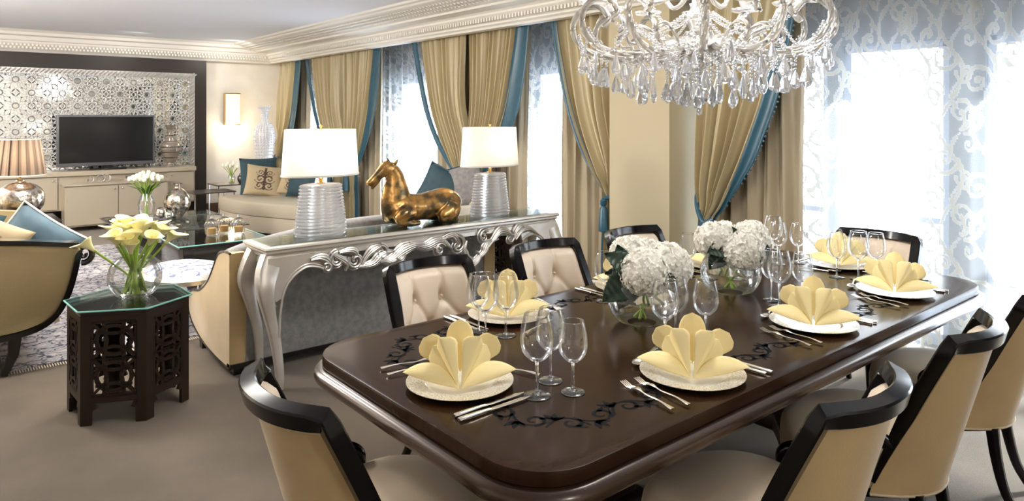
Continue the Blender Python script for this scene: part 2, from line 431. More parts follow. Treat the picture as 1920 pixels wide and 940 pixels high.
# dentil blocks and the diamond band on the window side cornice
mb = MB(); y = .5
while y < YT-.3:
    mb.box(XW-.155, XW-.095, y, y+.022, 2.508, 2.545); y += .045
mb.build('dentil_band', 'cornice_paint', cw, smooth=False)
mb = MB(); y = .5
while y < YT-.3:
    for k, xx in enumerate((XW-.46, XW-.53, XW-.60)):
        z = 2.63 + (XW-.40-xx)*.2115 - .004
        yy = y + (.03 if k % 2 else 0)
        mb.add([(xx-.028, yy, z), (xx, yy+.026, z-.006), (xx+.028, yy, z-.002), (xx, yy-.026, z-.006), (xx, yy, z-.016)], [(0,1,4),(1,2,4),(2,3,4),(3,0,4)])
    y += .06
mb.build('ornament_band', 'cornice_paint', cw, smooth=False)
mb = MB()
pb = [(YT, 2.44), (YT-.10, 2.44), (YT-.12, 2.465), (YT-.14, 2.475), (YT-.23, 2.56), (YT-.24, 2.58), (YT-.27, 2.59), (YT-.30, 2.64), (YT-.36, 2.655), (YT-.38, 2.69), (YT-.44, ZC), (YT, ZC)]
mb.prism(pb, -3.1, XW-.03, 'yz')
ct = struct(mb.build('trim_2', 'cornice_paint', smooth=False))
mb = MB(); x = 0.0
while x < XW-.2:
    for k in range(2):
        yy = YT-.165-.035*k; z = 2.495+.034*k
        mb.box(x + (.02 if k else 0), x+.022 + (.02 if k else 0), yy-.018, yy+.02, z-.012, z+.016)
    x += .045
mb.build('dentil_band', 'cornice_paint', ct, smooth=False)
struct(MB().box(3.36, XW+.8, YT-.03, YT, 0, .16).build('baseboard_back', 'baseboard_wood', smooth=False))
struct(MB().box(XW-.015, XW, 3.40, 4.05, 0, .14).box(XW-.015, XG, 3.395, 3.413, 0, .14).build('baseboard_right', 'baseboard_wood', smooth=False))

# ------------------------------------------------------------------ TV wall
mb = MB()
mb.box(-1.6, 3.178, 11.60, YT, 2.23, 2.435).box(3.178, 3.35, 11.60, YT, 0, 2.435).box(-1.6, -1.0, 11.60, YT, 0, 2.23).box(-1.0, 3.178, 11.66, YT-.005, 0, 2.23)
tag(mb.build('wall_panelling', 'dark_panel', smooth=False), 'dark brown wood panelling framing the mirror behind the television', 'wall panel')
MX0, MX1, MZ0, MZ1 = -1.0, 3.10, .30, 2.15
mir = empty('lattice_mirror', (0, 11.64, 0)); tag(mir, 'large mirror behind silver star lattice screen on the television wall', 'mirror')
MB().box(MX0, MX1, -.005, .015, MZ0, MZ1).build('mirror_glass', 'mirror', mir, smooth=False)
mb = MB(); w = .075
mb.box(MX0-w, MX1+w, -.05, .015, MZ1, MZ1+w).box(MX1, MX1+w, -.05, .015, MZ0-w, MZ1).box(MX0-w, MX0, -.05, .015, MZ0-w, MZ1).box(MX0-w, MX1+w, -.05, .015, MZ0-w, MZ0)
fr = mb.build('frame', 'silver_leaf', mir, smooth=False)
mb = MB()
x = 0.0
while x < MX1+.06:
    mb.tube([(x, -.055, MZ1+.012), (x+.03, -.064, MZ1+w/2), (x+.06, -.055, MZ1+w-.012)], .011, 6); x += .055
z = MZ0
while z < MZ1+.03:
    mb.tube([(MX1+.012, -.055, z), (MX1+w/2, -.064, z+.03), (MX1+w-.012, -.055, z+.06)], .011, 6); z += .055
mb.build('rope_moulding', 'silver_leaf', fr)
# lattice: star rosettes on a turned square grid, clipped to the frame
def strip(mb, p, q, w=.011, y0=-.03, y1=-.012):
    (x0, z0), (x1, z1) = p, q
    t0, t1 = 0, 1
    dx, dz = x1-x0, z1-z0
    for d, a, b in ((dx, .0-x0+.0, 0), ):
        pass
    lo, hi = [0.0], [1.0]
    for o_, d, a, b in ((x0, dx, MX0, MX1), (z0, dz, MZ0, MZ1)):
        if abs(d) < 1e-9:
            if o_ < a or o_ > b: return
        else:
            ta, tb = (a-o_)/d, (b-o_)/d
            lo.append(min(ta, tb)); hi.append(max(ta, tb))
    t0, t1 = max(lo), min(hi)
    if t1-t0 < 1e-3: return
    ax, az, bx, bz = x0+dx*t0, z0+dz*t0, x0+dx*t1, z0+dz*t1
    L = math.hypot(bx-ax, bz-az); nx, nz = -(bz-az)/L*w/2, (bx-ax)/L*w/2
    mb.add([(ax+nx, y1, az+nz), (ax-nx, y1, az-nz), (ax-nx, y0, az-nz), (ax+nx, y0, az+nz), (bx+nx, y1, bz+nz), (bx-nx, y1, bz-nz), (bx-nx, y0, bz-nz), (bx+nx, y0, bz+nz)],
           [(0,4,5,1),(1,5,6,2),(2,6,7,3),(3,7,4,0),(0,1,2,3),(4,7,6,5)])
mb = MB(); S = .36; row = 0; zc = .26
R1 = S/2*.98
while zc < MZ1+.2:
    xc = -.2 + (S/2 if row % 2 else 0)
    while xc < MX1+.2:
        P = [(xc+R1*.72*cos(2*pi*k/12), zc+R1*.72*sin(2*pi*k/12)) for k in range(12)]
        for k in range(12): strip(mb, P[k], P[(k+5) % 12], .008)
        Q = [(xc+R1*.25*cos(2*pi*(k+.5)/12), zc+R1*.25*sin(2*pi*(k+.5)/12)) for k in range(12)]
        T = [(xc+R1*1.0*cos(2*pi*(k+.5)/12), zc+R1*1.0*sin(2*pi*(k+.5)/12)) for k in range(12)]
        for k in range(12):
            strip(mb, P[k], T[k]); strip(mb, T[k], P[(k+1) % 12])
        # small octagon between rosettes
        ox, oz = xc+S/2, zc
        O = [(ox+.030*cos(2*pi*(k+.5)/8), oz+.035*sin(2*pi*(k+.5)/8)) for k in range(8)]
        for k in range(8): strip(mb, O[k], O[(k+1) % 8])
        xc += S
    zc += S/2; row += 1
mb.build('lattice', 'lattice_white', mir, smooth=False)

# cabinet
cab = empty('media_cabinet', (0, 11.2, 0)); tag(cab, 'long pale lacquered low cabinet beneath the television', 'cabinet')
mb = MB(); mb.box(.3, 3.06, .02, .38, .27, .74).box(.3, 3.08, -.03, .38, .74, .80)
mb.build('body', 'white_lacquer', cab, smooth=False)
mb = MB(); mb.box(1.34, 2.66, -.30, .02, .62, .645).box(1.36, 2.64, -.27, .02, .07, .62)
low = mb.build('lower_body', 'white_lacquer', cab, smooth=False)
for x0, x1 in ((.36, 1.31), (2.68, 3.05)):
    d = MB().box(x0, x1, -.002, .02, .29, .725).build('door', 'white_lacquer', cab, smooth=False)
    MB().ball(((x1-.05) if x0 < 1 else x0+.06, -.012, .68), .012, 10, 6).build('knob', 'chrome', d)
for x0, x1, kx in ((1.38, 1.985, 1.94), (1.995, 2.62, 2.04)):
    d = MB().box(x0, x1, -.29, -.27, .09, .605).build('door', 'white_lacquer', cab, smooth=False)
    MB().ball((kx, -.30, .565), .012, 10, 6).build('knob', 'chrome', d)
tv = empty('television', (0, 11.36, .80)); tag(tv, 'black flat screen television standing on the pale cabinet', 'television')
MB().bbox(1.317, 2.543, -.03, .04, .055, .775, .012).build('bezel', 'tv_bezel', tv)
MB().box(1.345, 2.515, -.034, -.029, .105, .75).build('screen', 'tv_black', tv, smooth=False)
MB().bbox(1.70, 2.16, -.11, .10, 0, .018, .008).box(1.87, 1.99, 0, .03, .015, .08).build('stand', 'tv_black', tv)
t = empty('ribbed_vase', (2.76, 11.34, .80)); tag(t, 'brown banded urn vase on cabinet right of the television', 'vase')
MB().lathe([(.055, 0), (.06, .01), (.05, .06), (.09, .13), (.125, .22), (.135, .30), (.12, .36), (.07, .42), (.045, .47), (.04, .53), (.06, .59), (.075, .62), (.068, .62), (.035, .53)], seg=28).build('vase_body', 'vase_brown', t)
mb = MB()
for z, r in ((.14, .095), (.22, .127), (.30, .137), (.38, .10), (.47, .047)):
    mb.lathe([(r, z-.006), (r+.006, z), (r, z+.006)], seg=28)
mb.build('band', 'smoke_metal', t)
tag(MB().box(2.10, 2.42, 10.95, 11.14, .646, .675).build('book', 'book', smooth=False), 'large tan book lying at the bottom on the cabinet shelf', 'book', 'books on the cabinet shelf')
tag(MB().box(2.12, 2.40, 10.96, 11.13, .676, .705).build('book', 'smoke_metal', smooth=False), 'dark grey book lying on top of the tan book', 'book', 'books on the cabinet shelf')
mb = MB()
for cx, r in ((1.68, .035), (1.80, .05), (1.87, .045)):
    mb.tube([(cx+r*cos(a/10*2*pi), 11.05+.02*sin(a/5*2*pi), .646+r+.008+r*sin(a/10*2*pi)) for a in range(11)], .010, 6)
tag(mb.build('ring_sculpture', 'silver_leaf'), 'small silver ring sculpture on cabinet shelf left of the books', 'ornament')

# sconce and far corner
sc = empty('wall_sconce', (3.775, YT, 1.43)); tag(sc, 'glowing rectangular wall light beside the dark panelling', 'wall light')
MB().box(-.115, .115, -.10, -.02, .0, .49).build('diffuser', 'sconce_glow', sc, smooth=False)
MB().box(-.12, .12, -.105, 0, -.02, 0).box(-.12, .12, -.105, 0, .49, .505).box(-.12, -.113, -.10, 0, 0, .49).build('bracket', 'brass', sc, smooth=False)
l = bpy.data.lights.new('sconce_light', 'POINT'); l.energy = 6; l.color = (1, .85, .62); l.shadow_soft_size = .1
o = bpy.data.objects.new('sconce_light', l); COL.objects.link(o); o.location = (3.775, YT-.2, 1.36)
t = empty('floor_vase', (4.07, 11.05, 0)); tag(t, 'tall white faceted crystal vase on a pedestal in far corner', 'vase')
MB().bbox(-.16, .16, -.16, .16, 0, .70, .01).build('pedestal', 'white_lacquer', t)
prof = spl([(.09, .70), (.10, .76), (.13, .95), (.155, 1.15), (.155, 1.28), (.12, 1.40), (.06, 1.48), (.052, 1.58), (.075, 1.68), (.095, 1.71)], 4)
mb = MB(); mb.lathe(prof, seg=28)
vb = mb.build('vase_body', 'white_glass', t)
mb = MB()
for i in range(1, len(prof)-1):
    r, z = prof[i]
    for j in range(22):
        a = 2*pi*(j + .0)/22
        mb.ball((r*cos(a), r*sin(a), z), .0135 if r > .08 else .009, 6, 4)
mb.build('bead_facets', 'white_glass', vb)

# ------------------------------------------------------------------ curtains
def pleat(u, n, seed):
    return sin(2*pi*n*u + seed) + .35*sin(2*pi*n*u*2.3 + seed*2.1) + .3*sin(2*pi*n*.37*u + seed*.7)
def drape(root, x0, eL, eR, n, mat, seed, nu=140, amp=.035, name='drape', z0=.02, z1=2.6):
    """eL/eR: z->y edge functions. sheet hangs between them, amplitude grows with gathering"""
    w1 = abs(eL(2.4)-eR(2.4)); mb = MB()
    def fn(u, v):
        z = z0 + (z1-z0)*v
        a, b = eL(z), eR(z); g = abs(a-b)/w1
        A = amp*(.75 + .9*max(0, 1-g))
        uu = u + .012*sin(6*u*pi + z*2)
        y = a + (b-a)*uu
        x = x0 + A*pleat(u, n, seed)*(1 if g > .35 else .8) - .05*(1-g)
        return (x, y + .008*sin(2*pi*n*u*1.0+z), z)
    mb.grid(fn, nu, 46)
    return mb.build(name, mat, root, angle=180)
def ef(zs, ys):
    return lambda z: arr(z, zs, ys)
def smooth_ef(pts):
    pts = sorted(pts); q = spl(pts, 6); zs = [a for a, b in q]; ys = [b for a, b in q]
    return lambda z: arr(z, zs, ys)
def border(root, x0, e, wfun, side, name='border', z0=.0, z1=2.6, xo=-.05):
    """teal velvet edge band following edge function e; side = +1 extends to +y"""
    mb = MB()
    def fn(u, v):
        z = z0 + (z1-z0)*v; y = e(z)
        return (x0 + xo + .02*sin(u*pi), y + side*wfun(z)*(u-.15), z)
    mb.grid(fn, 6, 50)
    return mb.build(name, 'teal_silk', root, angle=180, solid=.006)
def fringe(root, x0, e, wfun, side, z0, z1, xo=-.05, name='fringe'):
    mb = MB(); z = z0
    while z < z1:
        y = e(z) + side*wfun(z)*.85
        mb.ball((x0+xo, y + side*.012, z), .009, 6, 4); z += .035
    return mb.build(name, 'teal_silk', root)
def tieback(root, x0, ya, za, yb, zb, name='tieback'):
    mb = MB()
    pts = spl([(x0+.08, ya, za), (x0-.06, ya*.7+yb*.3, za*.6+zb*.4-.05), (x0-.16, yb, zb), (x0-.12, yb-.06, zb+.02)], 6)
    mb.tube(pts, .018, 8)
    # tassel
    p = (x0-.17, yb, zb)
    mb.lathe([(.012, .0), (.03, -.02), (.03, -.05), (.018, -.065), (.035, -.09), (.045, -.28), (.04, -.285)], c=p, seg=12)
    return mb.build(name, 'teal_silk', root)
XC = 4.60
def pair(idx, top, tiey, tiez, label_l, label_r, tie_side):
    pass
def living_drape(yo, yi, yt, zt, side, lab, n=7, seed=1.0, tail=True, wf=None):
    """yo: outer (border) edge at top, yi: inner edge at top, yt tie position; side = direction of border (+1 = +y)"""
    r = empty('curtain', (0, 0, 0)); tag(r, lab, 'curtain', 'gold drapes along the living room windows')
    d = (yo-yt)
    eo = smooth_ef([(0, yt+.10*d), (zt-.45, yt+.10*d), (zt-.12, yt+.05*d), (zt, yt+.02*d), (zt+.12, yt+.17*d), (zt+.38, yt+.45*d), (1.6, yt+.70*d), (2.05, yt+.88*d), (2.45, yo), (2.7, yo)])
    ei = smooth_ef([(0, yi-.05*d), (zt-.45, yi-.03*d), (zt, yt-.10*d), (zt+.3, yt-.2*d+(yi-yt)*.3), (1.7, yt+(yi-yt)*.8), (2.45, yi), (2.7, yi)])
    drape(r, XC, eo, ei, n, 'gold_silk', seed, amp=.04)
    wf = wf or (lambda z: .05+.06*sstep(.9, 1.6, z))
    border(r, XC, eo, wf, side)
    tieback(r, XC, yt - side*.25, zt+.18, yt, zt)
    return r
wl = lambda z: .10
wr = lambda z: .12+.12*sstep(1.0, 1.7, z)*(1-.35*sstep(1.9, 2.5, z))
living_drape(10.50, 9.42, 9.45, .80, 1, 'gold drape with thin teal edge, right of the farthest window', 6, 1.3, wf=wl)
living_drape(8.35, 9.36, 8.95, .80, -1, 'gold drape with broad teal band, left of the window behind the horse', 8, 2.1, wf=wr)
living_drape(7.30, 6.34, 6.36, .86, 1, 'gold drape with thin teal edge, right of the window behind the horse', 7, .4, wf=wl)
living_drape(5.38, 6.26, 6.05, .86, -1, 'gold drape with broad teal band, above the right lamp on the console', 9, 3.2, wf=wr)
living_drape(4.82, 3.95, 4.10, .85, 1, 'gold drape with teal edge beside the pier, left of the dining area', 6, 5.2, wf=lambda z: .08)
living_drape(10.95, 11.9, 11.6, .85, -1, 'pale gold drape with teal band in the far room corner', 5, 2.2, wf=lambda z: .22)
def flat_panel(ya, yb, lab, n, mat='taupe_silk', x=4.76, seed=0, amp=.042):
    r = empty('curtain', (0, 0, 0)); tag(r, lab, 'curtain', 'straight hanging taupe under curtains')
    drape(r, x, lambda z: ya, lambda z: yb, n, mat, seed, amp=amp)
flat_panel(8.55, 9.9, 'straight taupe curtain behind the drapes right of far window', 8)
flat_panel(5.50, 7.12, 'straight taupe curtain behind the drapes by the right lamp', 10, seed=1)
flat_panel(4.05, 4.98, 'straight taupe curtain behind the teal edged drape beside pier', 6, seed=2)
flat_panel(10.9, 11.7, 'straight pale curtain hanging in the far room corner', 4, seed=3)
flat_panel(2.48, 3.30, 'straight taupe curtain behind the tied drape in the dining area', 6, seed=4, x=4.78)
# dining drape
r = empty('curtain', (0, 0, 0)); tag(r, 'large gold drape with teal band tied back behind the hydrangeas', 'curtain', 'gold drapes in the dining area')
zt = .76
eo = smooth_ef([(0, 3.02), (.4, 3.05), (zt-.08, 3.10), (zt, 3.12), (zt+.1, 3.04), (1.11, 2.91), (1.39, 2.79), (1.79, 2.65), (2.45, 2.52), (2.7, 2.5)])
ei = smooth_ef([(0, 3.28), (zt-.2, 3.26), (zt, 3.22), (zt+.25, 3.28), (1.4, 3.31), (2.45, 3.33), (2.7, 3.33)])
drape(r, 4.62, ei, eo, 6, 'gold_silk', .8, amp=.045, nu=160)
wd = lambda z: .03+.085*sstep(.8, 1.3, z)
border(r, 4.62, eo, wd, -1); fringe(r, 4.62, eo, wd, -1, .85, 2.4)
tieback(r, 4.62, 3.30, 1.08, 3.12, zt)

# sheers ------------------------------------------------------------
def scroll_tile(nx, ny):
    """bitmap of a scrolling acanthus repeat, stamped discs"""
    T = np.zeros((ny, nx), dtype=np.float32)
    yy, xx = np.mgrid[0:ny, 0:nx]
    def stamp(x, y, r):
        cx, cy, rr = x*nx, y*ny, r*nx
        dx = np.abs(xx-cx); dx = np.minimum(dx, nx-dx); dy = np.abs(yy-cy); dy = np.minimum(dy, ny-dy)
        T[(dx*dx+dy*dy) < rr*rr] = 1
    def spiral(cx, cy, r0, turns, a0, sgn, w):
        N = int(70*turns)
        for i in range(N):
            t = i/N; a = a0 + sgn*2*pi*turns*t; r = r0*(1-t)**.9+.012
            stamp((cx+r*cos(a)) % 1, (cy+r*sin(a)*nx/ny) % 1, w*(1-.45*t))
        stamp(cx % 1, cy % 1, w*1.3)
    for k in range(2):
        o = .5*k; m = 1 if k == 0 else -1
        spiral(.25+o, .14+.25*k, .21, 1.4, pi/2*m, m, .027)
        spiral(.60+o, .34+.25*k, .17, 1.3, -pi/2, -m, .025)
        spiral(.18+o, .52+.25*k, .14, 1.2, 0, m, .024)
        spiral(.50+o, .68+.25*k, .19, 1.4, pi, -m, .027)
        spiral(.12+o, .84+.25*k, .13, 1.2, pi/3, -m, .023)
        for i in range(70):
            t = i/69; stamp((.40+o+.16*sin(t*2*pi)) % 1, t, .014+.014*abs(sin(t*6*pi)))
            stamp((.80+o+.10*sin(t*4*pi+1)) % 1, t, .009+.014*abs(sin(t*5*pi)))
    return T
TILE = scroll_tile(140, 190)
def sheer(name, ya, yb, x0, step, seed, label, tw=.46, th=.66, n=None, z1=2.62):
    Wd = yb-ya; nu = int(Wd/step); nv = int(z1/step)
    u = np.linspace(0, 1, nu+1); v = np.linspace(0, 1, nv+1)
    U, V = np.meshgrid(u, v); s_ = U*Wd*1.25
    k = 2*pi/.17
    ph = seed + .9*np.sin(U*Wd*2.3+seed) + .15*np.sin(V*3)
    A = .026*(1+.5*np.sin(U*Wd*3.1+1)) * (.7+.5*(1-V))
    X = x0 + A*np.sin(k*U*Wd + ph) + .35*A*np.sin(2.7*k*U*Wd*.5+2*ph)
    Y = ya + U*Wd; Z = V*z1 + .01
    ti = (np.floor((s_/tw) % 1 * TILE.shape[1])).astype(int) % TILE.shape[1]
    tj = (np.floor((Z/th) % 1 * TILE.shape[0])).astype(int) % TILE.shape[0]
    P = TILE[tj, ti]
    vs = np.stack([X, Y, Z], -1).reshape(-1, 3)
    me = bpy.data.meshes.new(name)
    w = nu+1
    i, j = np.meshgrid(np.arange(nv), np.arange(nu), indexing='ij')
    a = (i*w+j).ravel(); F = np.stack([a, a+1, a+w+1, a+w], -1)
    me.vertices.add(len(vs)); me.vertices.foreach_set('co', vs.ravel())
    me.loops.add(F.size); me.loops.foreach_set('vertex_index', F.ravel().astype(np.int32))
    me.polygons.add(len(F)); me.polygons.foreach_set('loop_start', np.arange(0, F.size, 4, dtype=np.int32))
    me.update(calc_edges=True); me.validate()
    at = me.attributes.new('pat', 'FLOAT', 'POINT'); at.data.foreach_set('value', P.ravel().astype(np.float32))
    me.materials.append(MATS['sheer']); me.shade_smooth()
    o = bpy.data.objects.new(name, me); COL.objects.link(o)
    return tag(o, label, 'curtain', 'white scroll patterned sheer curtains')
sheer('sheer_curtain', .55, 3.36, 4.95, .0085, .3, 'white scroll patterned sheer curtain across the bright dining window')
sheer('sheer_curtain', 4.08, 6.3, 4.95, .014, 1.1, 'scroll patterned sheer curtain right of the right console lamp')
sheer('sheer_curtain', 6.5, 9.3, 4.95, .016, 2.3, 'scroll patterned sheer curtain behind the horse statue')
sheer('sheer_curtain', 9.5, 11.7, 4.95, .02, 3.3, 'scroll patterned sheer curtain at the farthest window')

# ================================================================== LIVING ROOM
struct_rug = MB().box(.34, 4.1, 5.2, 9.6, 0, .012).build('area_rug', 'rug', smooth=False)
tag(struct_rug, 'blue and beige patterned rug under the living room seating', 'rug')
mb = MB(); x = .34
while x < 1.6:
    mb.box(x, x+.006, 5.14, 5.2, .001, .005); x += .014
mb.build('fringe', 'cream_fabric', struct_rug, smooth=False)

def cushion(mb, w, h, t, M, n=12, pat=None):
    def side(sg):
        def fn(u, v):
            a, b = 2*u-1, 2*v-1
            e = (1-abs(a)**2.6)*(1-abs(b)**2.6)
            k = 1 - .07*(1-abs(b)**2)*abs(a)**4; k2 = 1 - .07*(1-abs(a)**2)*abs(b)**4
            return (a*w/2*k, sg*(t/2)*max(e, 0)**.55, b*h/2*k2)
        return fn
    mb.grid(side(-1), n, n, M, pat=pat); mb.grid(side(1), n, n, M, pat=pat)
def pillow(label, mat, loc, rot, w=.45, h=.45, t=.15, trim=None, pat=None, n=12, group=None):
    r = empty('pillow', loc); r.rotation_euler = rot
    tag(r, label, 'pillow', group)
    mb = MB(); cushion(mb, w, h, t, None, n, pat); mb.build('cover', mat, r, angle=180)
    if trim:
        pts = []
        for k in range(41):
            a = k/40*4; s_ = int(a) % 4; f_ = (a-int(a))*2-1
            c = [(f_, -1), (1, f_), (-f_, 1), (-1, -f_)][s_]
            kx = 1-.07*(1-c[1]**2)*abs(c[0])**4; kz = 1-.07*(1-c[0]**2)*abs(c[1])**4
            pts.append((c[0]*w/2*kx, 0, c[1]*h/2*kz))
        MB().tube(pts, .009, 6).build('piping', trim, r)
    return r
def scroll_pat(u, v):
    """damask scroll embroidery mask"""
    def sp(cx, cy, r0, sg, x, y):
        dx, dy = (x-cx)*sg, y-cy; r = math.hypot(dx, dy)
        if r > r0: return 0
        a = math.atan2(dy, dx); return 1 if ((a/(2*pi) + r/r0*1.6) % 1) < .42 else 0
    m = 0
    for cy, r in ((.28, .13), (.5, .15), (.7, .11)):
        m = max(m, sp(.40-.02, cy, r, 1, u, v), sp(.60+.02, cy, r, -1, u, v))
    if abs(u-.5) < .03 and .15 < v < .88: m = 1
    return float(m)

# left sofa, seen from its burlap side
s = empty('sofa', (0, 5.10, 0)); tag(s, 'tan burlap sofa with black scroll trim at the left edge', 'sofa')
out = spl([(-.55, .84), (-.1, .82), (.31, .79), (.69, .735), (.70, .68), (.675, .56), (.64, .44), (.58, .33), (.48, .275), (.3, .25), (-.1, .245), (-.55, .245)], 5)
def side_rings(dy):
    return [(x, dy, z) for x, z in out]
mb = MB(); mb.loft([[(x*.985, y, .5+(z-.5)*.985) if k in (0, 3) else (x, y, z) for x, z in out] for k, y in enumerate((0, .012, .088, .10))], cap=True)
mb.build('side_panel', 'burlap', s, angle=60)
mb = MB(); mb.loft([[(x, y+2.0, z) for x, z in out] for y in (0, .1)], cap=True); mb.build('side_panel', 'burlap', s, angle=60)
path = [(-.55, .045, .855), (-.1, .045, .835), (.31, .045, .805), (.715, .045, .745)]
MB().tube(spl(path, 6), [(.055, .013)]*19, sec=SQ, up=(0, 0, 1)).build('top_rail', 'black_lacquer', s)
fp = [(.70, .68), (.675, .56), (.64, .44), (.58, .33), (.48, .265), (.3, .238), (-.1, .232), (-.55, .232)]
q = spl([(.72, .70)]+fp, 5)
mb = MB(); mb.tube([(x+.008, .04, z-.004) for x, z in q], [(.055, .016)]*len(q), sec=SQ, up=(1, 0, 0))
q = [(.745+.052*(1-i/30)*cos(-1.9+i*.33), .03, .685+.062*(1-i/30)*sin(-1.9+i*.33)) for i in range(26)]
mb.tube(q, [(.045, .016*(1-.4*i/26)) for i in range(26)], sec=RSQ, up=(0, .01, 1)) if False else mb.tube(q, [.02*(1-.5*i/26) for i in range(26)], 8)
mb.build('scroll_frame', 'black_lacquer', s)
MB().box(-.5, .62, .1, 2.0, .26, .42).bbox(-.35, .66, .11, 1.99, .42, .52, .05).build('seat', 'cream_fabric', s)
MB().prism([(-.55, .26), (-.38, .26), (-.42, .86), (-.55, .88)], .1, 2.0, 'xz').build('backrest', 'burlap', s, smooth=False)
for x, y in ((.37, .06), (-.3, .06), (.5, 2.0), (-.3, 2.0)):
    MB().tube([(x+.02, y, .26), (x+.01, y, .12), (x-.04, y-.02, 0)], [.035, .027, .017], sec=SQ, up=(0, 1, 0)).build('leg', 'black_lacquer', s, smooth=False)
pillow('blue velvet pillow with white piping leaning on the left sofa', 'blue_velvet', (.52, 5.50, .70), (math.radians(8), math.radians(38), math.radians(-10)), .46, .42, .17, 'trim_white')
pillow('beige floral embroidered pillow at the far left of the left sofa', 'pillow_pattern', (.24, 5.45, .74), (math.radians(8), math.radians(30), math.radians(-5)), .42, .40, .14, None, scroll_pat, 40)
pillow('dark blue pillow behind the floral pillow at far left edge', 'teal_velvet', (.12, 5.75, .76), (0, math.radians(20), 0), .42, .42, .14)

# table lamp with mercury glass ball
t = empty('lamp_table', (.60, 7.5, .012)); tag(t, 'small dark wooden table behind left sofa carrying the silver ball lamp', 'table')
MB().bbox(-.28, .28, -.28, .28, .60, .635, .012).build('tabletop', 'wood_dark', t)
for sx_ in (-1, 1):
    for sy_ in (-1, 1): MB().tube([(sx_*.25, sy_*.25, 0), (sx_*.25, sy_*.25, .6)], [.018, .024], sec=SQ).build('leg', 'wood_dark', t, smooth=False)
t = empty('table_lamp', (.60, 7.5, .65)); tag(t, 'silver mercury glass ball lamp with dark pleated shade at left', 'lamp')
MB().lathe(spl([(.05, 0), (.07, .01), (.10, .03), (.17, .10), (.185, .18), (.16, .26), (.09, .31), (.04, .325), (.035, .345)], 4), seg=32).build('ball_base', 'mercury', t)
MB().tube([(0, 0, .34), (0, 0, .52)], .01, 8).build('stem', 'brass', t)
mb = MB(); N = 96
def fn(u, v):
    a = 2*pi*u; r = (.195-.045*v) + .0035*cos(N/2*a); return (r*cos(a), r*sin(a), .385+.32*v)
rng = random.Random(3); pk = [max(0, min(1, .25+.5*sin(k*.55)+rng.uniform(-.35, .35))) for k in range(192)]
mb.grid(fn, 192, 6, wrap=True, pat=lambda u, v: pk[int(u*192) % 192]); mb.build('lamp_shade', 'shade_pleat', t, angle=180)
MB().lathe([(.196, .383), (.199, .383), (.199, .393), (.196, .393)], seg=48).lathe([(.151, .697), (.154, .697), (.154, .707), (.151, .707)], seg=48).build('shade_trim', 'trim_white', t)
l = bpy.data.lights.new('lamp_light', 'POINT'); l.energy = 3.0; l.color = (1, .78, .55); l.shadow_soft_size = .04
o = bpy.data.objects.new('lamp_light', l); COL.objects.link(o); o.location = (.6, 7.5, 1.2)

# carved hexagonal table --------------------------------------------------
def cutout_panel(mb, p0, p1, z0, z1, th, legs=True):
    """pierced panel: solid stiles and rails with ring & lens tracery built as strips; open elsewhere"""
    p0 = Vector((p0[0], p0[1], 0)); p1 = Vector((p1[0], p1[1], 0)); d = (p1-p0); L = d.length; d.normalize(); nrm = Vector((d.y, -d.x, 0))
    def P(a, z, o): return tuple(p0 + d*a + nrm*o + Vector((0, 0, z)))
    def quad(a0, a1, za, zb):
        mb.add([P(a0, za, 0), P(a1, za, 0), P(a1, zb, 0), P(a0, zb, 0), P(a0, za, -th), P(a1, za, -th), P(a1, zb, -th), P(a0, zb, -th)],
               [(0,1,2,3),(7,6,5,4),(0,4,5,1),(1,5,6,2),(2,6,7,3),(3,7,4,0)])
    def curve(pts, w):
        for (a, za), (b, zb) in zip(pts, pts[1:]):
            L_ = math.hypot(b-a, zb-za) or 1; nx, nz = -(zb-za)/L_*w/2, (b-a)/L_*w/2
            ex, ez = (b-a)/L_*w*.15, (zb-za)/L_*w*.15
            mb.add([P(a+nx-ex, za+nz-ez, 0), P(a-nx-ex, za-nz-ez, 0), P(b-nx+ex, zb-nz+ez, 0), P(b+nx+ex, zb+nz+ez, 0), P(a+nx-ex, za+nz-ez, -th), P(a-nx-ex, za-nz-ez, -th), P(b-nx+ex, zb-nz+ez, -th), P(b+nx+ex, zb+nz+ez, -th)],
                   [(0,1,2,3),(7,6,5,4),(0,4,5,1),(1,5,6,2),(2,6,7,3),(3,7,4,0)])
    st = .05
    quad(0, st, 0.0, z1); quad(L-st, L, 0.0, z1)
    quad(st, L-st, z1-.035, z1); quad(st, L-st, z0, z0+.035)
    # bracket feet
    curve([(st, z0), (st+.012, z0-.03)], .02); curve([(L-st, z0), (L-st-.012, z0-.03)], .02)
    m = L/2; W = L-2*st; n = 2; hh = (z1-z0-.07)/n
    for k in range(n):
        zc = z0+.035+hh*(k+.5); rx = W*.5; rz = hh*.5
        def ell(cx, cz, a, b, s0=0, s1=1, N=24): return [(cx+a*cos(2*pi*(s0+(s1-s0)*i/N)), cz+b*sin(2*pi*(s0+(s1-s0)*i/N))) for i in range(N+1)]
        curve(ell(m, zc, rx*.80, rz*.80), .017)
        for sx_ in (-1, 1):
            curve([(m+sx_*rx, zc+rz*q) for q in (-1, 1)], .012)
            curve([(m+sx_*rx*(.34+.12*(abs(q))), zc+rz*q) for q in (-1, -.6, -.3, 0, .3, .6, 1)], .016)
            curve([(m+sx_*rx*.8, zc), (m+sx_*rx, zc)], .014)
            for sz in (-1, 1):
                curve([(m+sx_*rx*.62, zc+sz*rz*.55), (m+sx_*rx, zc+sz*rz)], .014)
        for sz in (-1, 1):
            curve([(m+rx*q, zc+sz*rz*(.36+.14*abs(q))) for q in (-.8, -.5, -.2, 0, .2, .5, .8)], .014)
        curve([(m-rx, zc+rz), (m+rx, zc+rz)], .012)
        curve([(m-rx, zc-rz), (m+rx, zc-rz)], .012)
